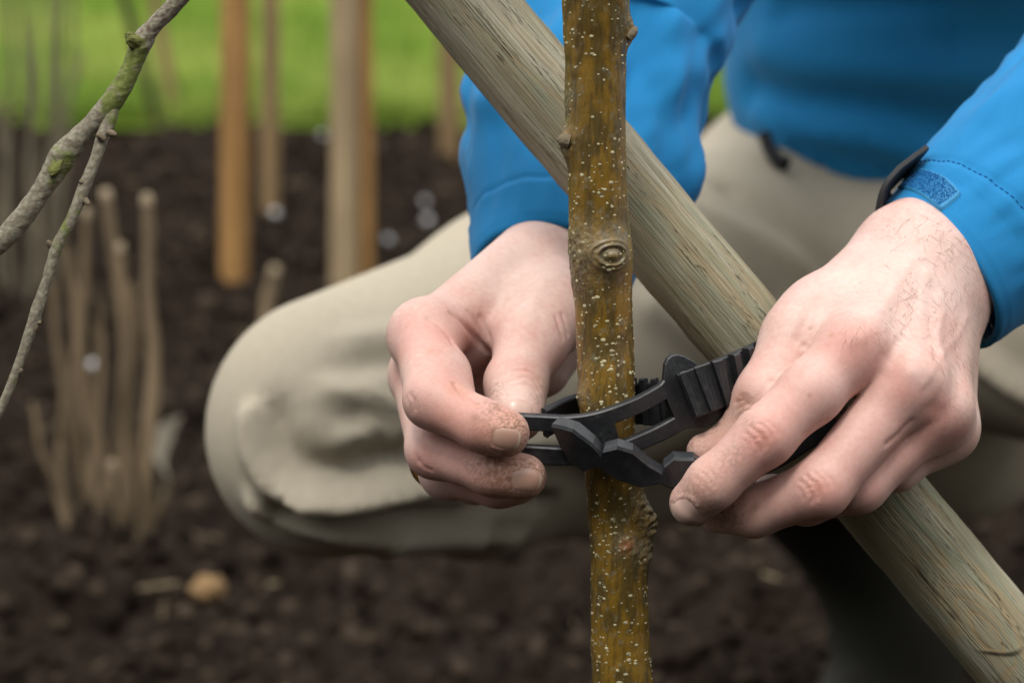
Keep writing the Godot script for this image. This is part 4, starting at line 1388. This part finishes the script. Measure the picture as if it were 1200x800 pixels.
func build_hedge() -> void:                             # the tall hedge that keeps the low sky off the near sides of things
	var n := noise(1.0, 3, 141)
	var v := PackedVector3Array()
	var idx := PackedInt32Array()
	var w := 90
	var h := 40
	for k in h + 1:
		for i in w + 1:
			var x := lerpf(-5.0, 5.0, float(i) / w)
			var u := float(k) / h
			var y: float = [u * 4.0 * 2.3, 2.3, (1.0 - u) * 4.0 * 2.3][0 if u < 0.25 else (1 if u < 0.75 else 2)]
			var z: float = 1.7 if u < 0.25 else (1.7 + (u - 0.25) * 2.0 if u < 0.75 else 2.7)
			var q := Vector3(x, y, z)
			v.append(q + Vector3(n.get_noise_3dv(q * 2.1), n.get_noise_3dv(q * 2.1 + Vector3.ONE * 9.0), n.get_noise_3dv(q * 2.1 - Vector3.ONE * 5.0)) * 0.28 - Vector3(0, 0.15, 0))
	for k in h:
		for i in w:
			var o := k * (w + 1) + i
			idx.append_array([o, o + 1, o + w + 1, o + 1, o + w + 2, o + w + 1])
	var hedge := thing("hedge", "tall evergreen hedge standing opposite the planting bed", "hedge", Vector3(0, 0, 2))
	part("branches", build_mesh(v, idx), mats.hedge_dark, hedge)
	var st := SurfaceTool.new()
	st.begin(Mesh.PRIMITIVE_TRIANGLES)
	for i in 5:
		var a := i * 1.3
		var d := Vector3(cos(a), 0.5, sin(a)).normalized()
		var side := d.cross(Vector3.UP).normalized() * 0.016
		for p in [Vector3.ZERO, d * 0.03 + side, d * 0.07, Vector3.ZERO, d * 0.07, d * 0.03 - side]: st.add_vertex(p)
	st.generate_normals()
	var mm := MultiMesh.new()
	mm.transform_format = MultiMesh.TRANSFORM_3D
	mm.mesh = st.commit()
	mm.instance_count = 9000
	for i in 9000:
		var t := rng.randi_range(0, idx.size() / 3 - 1) * 3
		var p := v[idx[t]].lerp(v[idx[t + 1]], rng.randf()).lerp(v[idx[t + 2]], rng.randf() * 0.6)
		mm.set_instance_transform(i, Transform3D(Basis.from_euler(Vector3(rng.randf() * TAU, rng.randf() * TAU, 0)), p))
	var mi := MultiMeshInstance3D.new()
	mi.name = "leaves"
	mi.multimesh = mm
	mi.material_override = mats.hedge_leaf
	mi.set_meta("kind", "stuff")
	hedge.add_child(mi, true)
	mi.position = -origin_of(hedge)

func lumpy(r: float, rough: float, rings: int, seg: int, seed_n: int) -> ArrayMesh:
	var n := noise(1.6, 2, seed_n)
	var v := PackedVector3Array()
	var idx := PackedInt32Array()
	for i in rings + 1:
		for j in seg:
			var a := PI * i / rings
			var b := TAU * j / seg
			var d := Vector3(sin(a) * cos(b), cos(a), sin(a) * sin(b))
			v.append(d * r * (1.0 + rough * n.get_noise_3dv(d * 1.3)))
	for i in rings:
		for j in seg:
			var p := i * seg + j
			var q := i * seg + (j + 1) % seg
			idx.append_array([p, q, p + seg, q, q + seg, p + seg])
	return build_mesh(v, idx)

func post(called: String, label: String, x: float, base_y: float, top_x: float, top_y: float, width: float, m: Material, group := "") -> void:
	var b := ground_at(x, base_y)
	var t := above(b, top_x, top_y)
	var r: float = width * 0.5 / FPX * (turn.inverse() * (b - EYE)).z * -1.0
	var wob := noise(14.0, 2, int(x))
	var c := []
	for i in 31: c.append((b + (b - t).normalized() * 0.12).lerp(t, i / 30.0))
	var o := part(called, tube(c, func(i, a): return r * (1.0 + 0.08 * wob.get_noise_3d(c[i].x * 3.0 + cos(a), c[i].y * 2.0, sin(a))), 18), m, self)
	tag(o, label, "stake", group)

func build_posts() -> void:
	var g := "stakes standing in the bed behind"
	post("wooden_stake", "orange brown upright wooden stake, the widest between lawn and knee", 274, 332, 279, -420, 34, mats.stake_orange, g)
	post("wooden_stake", "thin brown upright stake just beside the wider orange brown stake", 316, 242, 318, -240, 21, mats.stake_brown, g)
	post("wooden_stake", "pale upright stake with grey weathered face, nearest the bent knee", 403, 334, 405, -420, 32, mats.stake_pale, g)
	post("wooden_stake", "orange cane standing tight against the pale upright stake", 427, 330, 423, -420, 22, mats.stake_orange, g)
	post("wooden_stake", "short brown stake in front of the lawn next to the blue sleeve", 527, 190, 524, -60, 24, mats.stake_brown, g)
	post("leaning_stick", "dark leaning stick at the lawn edge behind the mossy branch", 186, 150, 130, -60, 12, mats.stake_dark, "")
	post("leaning_stick", "straw coloured leaning stick between mossy branch and orange stake", 205, 140, 172, -50, 14, mats.stake_brown, "")

func shrub(label: String, stems: Array, m: Material, cut: Material, group: String) -> void:
	var root := ground_at(stems[0][2], stems[0][3])
	var o := thing("cut_shrub", label, "shrub", root, group)
	for s in stems:
		var b := ground_at(s[2], s[3])
		var t := above(b, s[0], s[1])
		var r: float = s[4] * 0.5 / FPX * (turn.inverse() * (b - EYE)).z * -0.72
		var wob := noise(6.0, 2, int(s[0] * 3 + s[1]))
		var c := []
		for i in 21:
			var u := i / 20.0
			c.append((b - Vector3(0, 0.05, 0)).lerp(t, u) + Vector3(wob.get_noise_1d(u * 0.25), 0, wob.get_noise_1d(u * 0.25 + 3.0)) * 0.014 * sin(u * PI))
		var st := part("stem", tube(c, func(i, _a): return r * (1.25 - 0.3 * i / 20.0) * (1.0 + 0.3 * wob.get_noise_1d(i * 0.04)), 12), m, o)
		if cut and s.size() > 5:
			var d: Vector3 = (c[20] - c[19]).normalized()
			part("cut_end", tube([c[20] - d * 0.004, c[20] - d * 0.001, c[20] + d * 0.002, c[20] + d * 0.0045, c[20] + d * 0.0055], func(i, _a): return r * [1.02, 1.06, 0.98, 0.75, 0.4][i], 14), cut, st)

func build_plants() -> void:
	shrub("hard pruned shrub of upright cut stems with pale sawn tops", [[124, 228, 152, 600, 18, 1], [172, 234, 166, 640, 18, 1], [141, 291, 150, 630, 14, 1], [101, 250, 95, 590, 14, 1], [76, 285, 108, 610, 16], [62, 330, 92, 620, 12], [152, 330, 172, 600, 13], [36, 470, 88, 640, 9], [118, 350, 136, 640, 7], [185, 420, 165, 650, 7], [132, 545, 128, 612, 17, 1], [88, 420, 118, 630, 13], [196, 560, 158, 640, 12], [112, 380, 128, 600, 10]], mats.grey_stem, mats.sawn, "shrubs in the bed")
	shrub("single short cut stub with a pale top beside the knee", [[322, 316, 306, 382, 17, 1]], mats.grey_stem, mats.sawn, "shrubs in the bed")
	shrub("thin bare twiggy shrub at the edge of the lawn", [[20, -80, 36, 330, 9], [44, -60, 30, 340, 8], [60, -120, 52, 330, 10], [75, -40, 44, 320, 8], [2, -60, 14, 340, 10], [-14, 60, 20, 350, 8], [96, 60, 52, 340, 6], [30, 100, 60, 330, 6], [86, -90, 70, 300, 7], [10, 160, -10, 360, 8], [50, 180, 22, 360, 7]], mats.grey_twig, null, "shrubs in the bed")
	# pebbles
	var n := 0
	var where := [[322, 250, 7, "small wet white pebble between the thin brown stake and pale stake"], [498, 236, 6, "upper of two wet pebbles by the blue cuff"], [501, 258, 7, "lower of two wet pebbles by the blue cuff"], [378, 158, 6, "pale pebble at the lawn edge beside the pale stake"], [455, 281, 6, "dull pebble beside the thigh of the trousers"], [108, 428, 6, "small pale pebble among the cut shrub stems"], [224, 290, 5, "faint grey pebble next to the orange stake foot"]]
	for w in where:
		var p := ground_at(w[0], w[1], 0.012)
		var o := part("pebble", lumpy(0.5, 0.3, 8, 14, 90 + n), mats.wet_pebble if n < 6 else mats.pebble, self)
		var s: float = w[2] * 0.001 * 1.9
		o.transform = Transform3D(Basis.from_euler(Vector3(n, n * 2.0, 0)).scaled_local(Vector3(s, s * 0.8, s)), p)
		tag(o, w[3], "pebble", "pebbles on the soil")
		n += 1
	var st := part("stone", lumpy(0.5, 0.4, 10, 16, 121), mats.ochre_stone, self)
	st.transform = Transform3D(Basis(Vector3.UP, 0.6).scaled_local(Vector3(0.03, 0.02, 0.024)), ground_at(243, 690, 0.012))
	tag(st, "ochre stone lying on dark soil below the knee", "stone")
	# withered pale leaf
	var lp := ground_at(190, 575)
	var c := spline([above(lp, 190, 548), above(lp, 188, 525), above(lp, 196, 503), above(lp, 212, 488)], 16)
	var st2 := strap([[0.0, 0.5, [-0.002, 0.002, -0.012, 0.009]], [0.5, 1.0, [-0.012, 0.009, -0.001, 0.001]]], func(s: float) -> Array:
		var i := clampi(int(s * 16.0), 0, 15)
		var d: Vector3 = (c[i + 1] - c[i]).normalized()
		var w := d.cross(turn.z).normalized()
		return [(c[i] as Vector3).lerp(c[i + 1], clampf(s * 16.0 - i, 0, 1)), w.rotated(d, 0.5 * s), w.cross(d)], 0.0012, 0.08)
	var leaf := thing("withered_leaf", "curled pale withered leaf standing beside the cut shrub stems", "leaf", lp)
	part("blade", st2, mats.dry_leaf, leaf)
	part("stalk", tube(spline([lp - Vector3(0, 0.01, 0), lp.lerp(c[0], 0.6) + Vector3(0.004, 0, 0), c[0]], 8), func(_i, _a): return 0.0016, 8), mats.dry_leaf, leaf)

func build_ring() -> void:
	var p := at(517, 541, 845)
	var d := (at(524, 552, 838) - at(510, 484, 874)).normalized()
	var t := TorusMesh.new()
	t.inner_radius = 0.0095
	t.outer_radius = 0.0113
	t.rings = 48
	t.ring_segments = 12
	var o := part("ring", t, mats.gold, self)
	var x := d.cross(Vector3.FORWARD).normalized()
	o.transform = Transform3D(Basis(x, d, x.cross(d)).scaled_local(Vector3(1, 1.6, 1)), p)
	tag(o, "plain gold ring on a curled finger of the holding hand", "ring")

func make_materials() -> void:
	var gold := mat(0.3, lin(0.6, 0.4, 0.12), 0.5)
	gold.metallic = 1.0
	mats.gold = gold
	mats.hedge_dark = mat(0.9, lin(0.025, 0.035, 0.015), 0.2)
	mats.hedge_leaf = mat(0.6, lin(0.04, 0.07, 0.02), 0.4)
	var m := mat(0.52, Color.WHITE, 0.42)
	m.vertex_color_use_as_albedo = true
	m.subsurf_scatter_enabled = true
	m.subsurf_scatter_strength = 0.06
	relief(m, noise_tex(0.055, 3, 512, null, 3, FastNoiseLite.TYPE_CELLULAR), 0.011, 80.0)
	mats.skin = m
	m = mat(0.32, Color.WHITE, 0.5)
	m.vertex_color_use_as_albedo = true
	mats.nail = m
	mats.hair = mat(0.5, lin(0.17, 0.09, 0.05), 0.5)
	m = mat(0.42, Color.WHITE, 0.5)
	m.vertex_color_use_as_albedo = true
	mats.bark = m
	m = mat(0.85, Color.WHITE, 0.3)
	m.vertex_color_use_as_albedo = true
	mats.cork = m
	m = mat(0.8, Color.WHITE, 0.3)
	m.vertex_color_use_as_albedo = true
	relief(m, noise_tex(0.05, 4, 256, null, 8), 0.014, 60.0)
	mats.twig_bark = m
	mats.twig_bud = mat(0.8, lin(0.15, 0.12, 0.08), 0.3)
	relief(mats.twig_bud, noise_tex(0.06, 4, 128, null, 13), 0.05, 70.0)
	mats.moss = mat(0.95, lin(0.13, 0.14, 0.045), 0.2)
	relief(mats.moss, noise_tex(0.06, 4, 128, null, 12), 0.06, 60.0)
	# black rubber, dusty and scuffed
	m = mat(0.47, Color.WHITE, 0.5)
	m.albedo_texture = noise_tex(0.02, 5, 512, ramp([[0.0, lin(0.008, 0.009, 0.011)], [0.55, lin(0.014, 0.0155, 0.018)], [0.75, lin(0.018, 0.019, 0.021)], [0.85, lin(0.03, 0.03, 0.03)], [1.0, lin(0.05, 0.05, 0.048)]]), 51)
	relief(m, noise_tex(0.06, 4, 256, null, 52), 0.012, 22.0)
	mats.rubber = m
	m = m.duplicate()
	m.albedo_texture = noise_tex(0.02, 5, 512, ramp([[0.0, lin(0.014, 0.0155, 0.018)], [0.5, lin(0.022, 0.0245, 0.028)], [0.75, lin(0.032, 0.034, 0.038)], [0.88, lin(0.04, 0.04, 0.042)], [1.0, lin(0.06, 0.06, 0.058)]]), 53)
	m.roughness = 0.44
	m.roughness = 0.4
	mats.rubber_worn = m
	mats.strap_black = mat(0.7, lin(0.015, 0.015, 0.017), 0.3)
	mats.tab_black = mat(0.6, lin(0.02, 0.02, 0.023), 0.4)
	# cloth
	m = mat(0.8, Color.WHITE, 0.25)
	m.albedo_texture = noise_tex(0.25, 2, 512, ramp([[0.0, lin(0.010, 0.155, 0.37)], [0.5, lin(0.014, 0.185, 0.42)], [1.0, lin(0.020, 0.21, 0.46)]]), 54)
	m.rim_enabled = true
	m.rim = 0.15
	relief(m, noise_tex(0.3, 2, 512, null, 55), 0.008, 14.0)
	mats.softshell = m
	mats.stitch = mat(0.7, lin(0.006, 0.10, 0.31), 0.3)
	m = mat(0.55, lin(0.012, 0.20, 0.52), 0.4)
	mats.patch_blue = m
	m.albedo_color = lin(0.03, 0.22, 0.44)
	mats.hooks = mat(0.4, lin(0.010, 0.14, 0.38), 0.45)
	m = mat(0.9, Color.WHITE, 0.2)
	m.albedo_texture = noise_tex(0.03, 4, 512, ramp([[0.0, lin(0.37, 0.325, 0.25)], [0.5, lin(0.395, 0.35, 0.272)], [1.0, lin(0.42, 0.37, 0.29)]]), 56)
	relief(m, noise_tex(0.3, 2, 256, null, 57), 0.003, 8.0)
	mats.twill = m
	mats.leather = mat(0.75, lin(0.022, 0.021, 0.015), 0.3)
	# garden
	m = mat(0.95, Color.WHITE, 0.15)
	m.albedo_texture = noise_tex(0.02, 5, 512, ramp([[0.0, lin(0.006, 0.0042, 0.003)], [0.5, lin(0.017, 0.012, 0.0088)], [1.0, lin(0.045, 0.033, 0.024)]]), 58)
	relief(m, noise_tex(0.04, 5, 512, null, 59), 1.5, 3.0)
	mats.soil = m
	m = mat(0.95, Color.WHITE, 0.15)
	m.vertex_color_use_as_albedo = true
	mats.clod = m
	m = mat(0.9, Color.WHITE, 0.2)
	m.albedo_texture = noise_tex(0.012, 4, 512, ramp([[0.0, lin(0.14, 0.21, 0.035)], [0.5, lin(0.22, 0.30, 0.05)], [1.0, lin(0.32, 0.38, 0.085)]]), 60)
	m.uv1_triplanar = true
	m.uv1_world_triplanar = true
	m.uv1_scale = Vector3.ONE * 0.35
	mats.lawn = m
	m = mat(0.7, Color.WHITE, 0.3)
	m.vertex_color_use_as_albedo = true
	mats.grass = m
	for w in [["stake_orange", 0.36, 0.20, 0.075], ["stake_brown", 0.26, 0.175, 0.09], ["stake_pale", 0.36, 0.27, 0.16], ["stake_dark", 0.06, 0.05, 0.03], ["grey_stem", 0.21, 0.155, 0.095], ["grey_twig", 0.17, 0.145, 0.10]]:
		m = mat(0.85, Color.WHITE, 0.25)
		m.albedo_texture = noise_tex(0.02, 4, 128, ramp([[0.0, lin(w[1] * 0.6, w[2] * 0.6, w[3] * 0.6)], [1.0, lin(w[1] * 1.4, w[2] * 1.4, w[3] * 1.4)]]), 64)
		m.uv1_triplanar = true
		m.uv1_world_triplanar = true
		m.uv1_scale = Vector3(14, 1.5, 14)
		mats[w[0]] = m
	mats.sawn = mat(0.8, lin(0.36, 0.285, 0.19), 0.3)
	mats.wet_pebble = mat(0.15, lin(0.45, 0.45, 0.46), 0.6)
	mats.pebble = mat(0.6, lin(0.2, 0.19, 0.18), 0.4)
	mats.ochre_stone = mat(0.85, lin(0.23, 0.145, 0.07), 0.3)
	mats.dry_leaf = mat(0.8, lin(0.5, 0.45, 0.36), 0.2)

func _ready() -> void:
	rng.seed = 7
	turn = Basis(Vector3.RIGHT, deg_to_rad(PITCH))
	var cam := Camera3D.new()
	cam.name = "camera"
	cam.position = EYE
	cam.rotation_degrees = Vector3(PITCH, 0, 0)
	cam.near = 0.05
	cam.far = 400.0
	var lens := CameraAttributesPhysical.new()
	lens.frustum_focal_length = FOCAL
	lens.frustum_focus_distance = 0.797
	lens.exposure_aperture = 9.5
	cam.attributes = lens
	cam.fov = rad_to_deg(2.0 * atan(12.0 / FOCAL))
	add_child(cam)
	var env := Environment.new()
	env.background_mode = Environment.BG_SKY
	env.tonemap_mode = Environment.TONE_MAPPER_LINEAR
	env.tonemap_exposure = 1.32
	env.sdfgi_enabled = true
	env.ssao_enabled = true
	env.ssil_enabled = true
	var sky := Sky.new()
	var sm := ProceduralSkyMaterial.new()
	sm.sky_top_color = Color(0.99, 0.985, 0.98)
	sm.sky_horizon_color = Color(0.5, 0.52, 0.53)
	sm.sky_curve = 0.5
	sm.sky_energy_multiplier = 1.3
	sm.ground_bottom_color = Color(0.2, 0.19, 0.17)
	sm.ground_horizon_color = Color(0.22, 0.24, 0.2)
	sm.sun_angle_max = 1.0
	sky.sky_material = sm
	env.sky = sky
	var we := WorldEnvironment.new()
	we.name = "world_environment"
	we.environment = env
	add_child(we)
	var sun := DirectionalLight3D.new()
	sun.name = "sun"
	sun.light_energy = 0.5
	sun.light_angular_distance = 14.0
	sun.light_color = Color(1.0, 0.975, 0.94)
	sun.shadow_enabled = true
	sun.sky_mode = DirectionalLight3D.SKY_MODE_LIGHT_ONLY
	add_child(sun)
	sun.look_at_from_position(Vector3.ZERO, Vector3(0.2, -1.0, -0.42))
	make_materials()
	build_ground()
	build_hedge()
	build_tree()
	build_pole()
	var person := thing("person", "person in blue jacket and beige trousers crouching to fasten the tie", "person", at(900, 640, 1400) * Vector3(1, 0, 1))
	build_hands(person, 0.0008)
	build_clothing(person)
	build_hair(person)
	build_ring()
	build_tie()
	build_posts()
	build_plants()
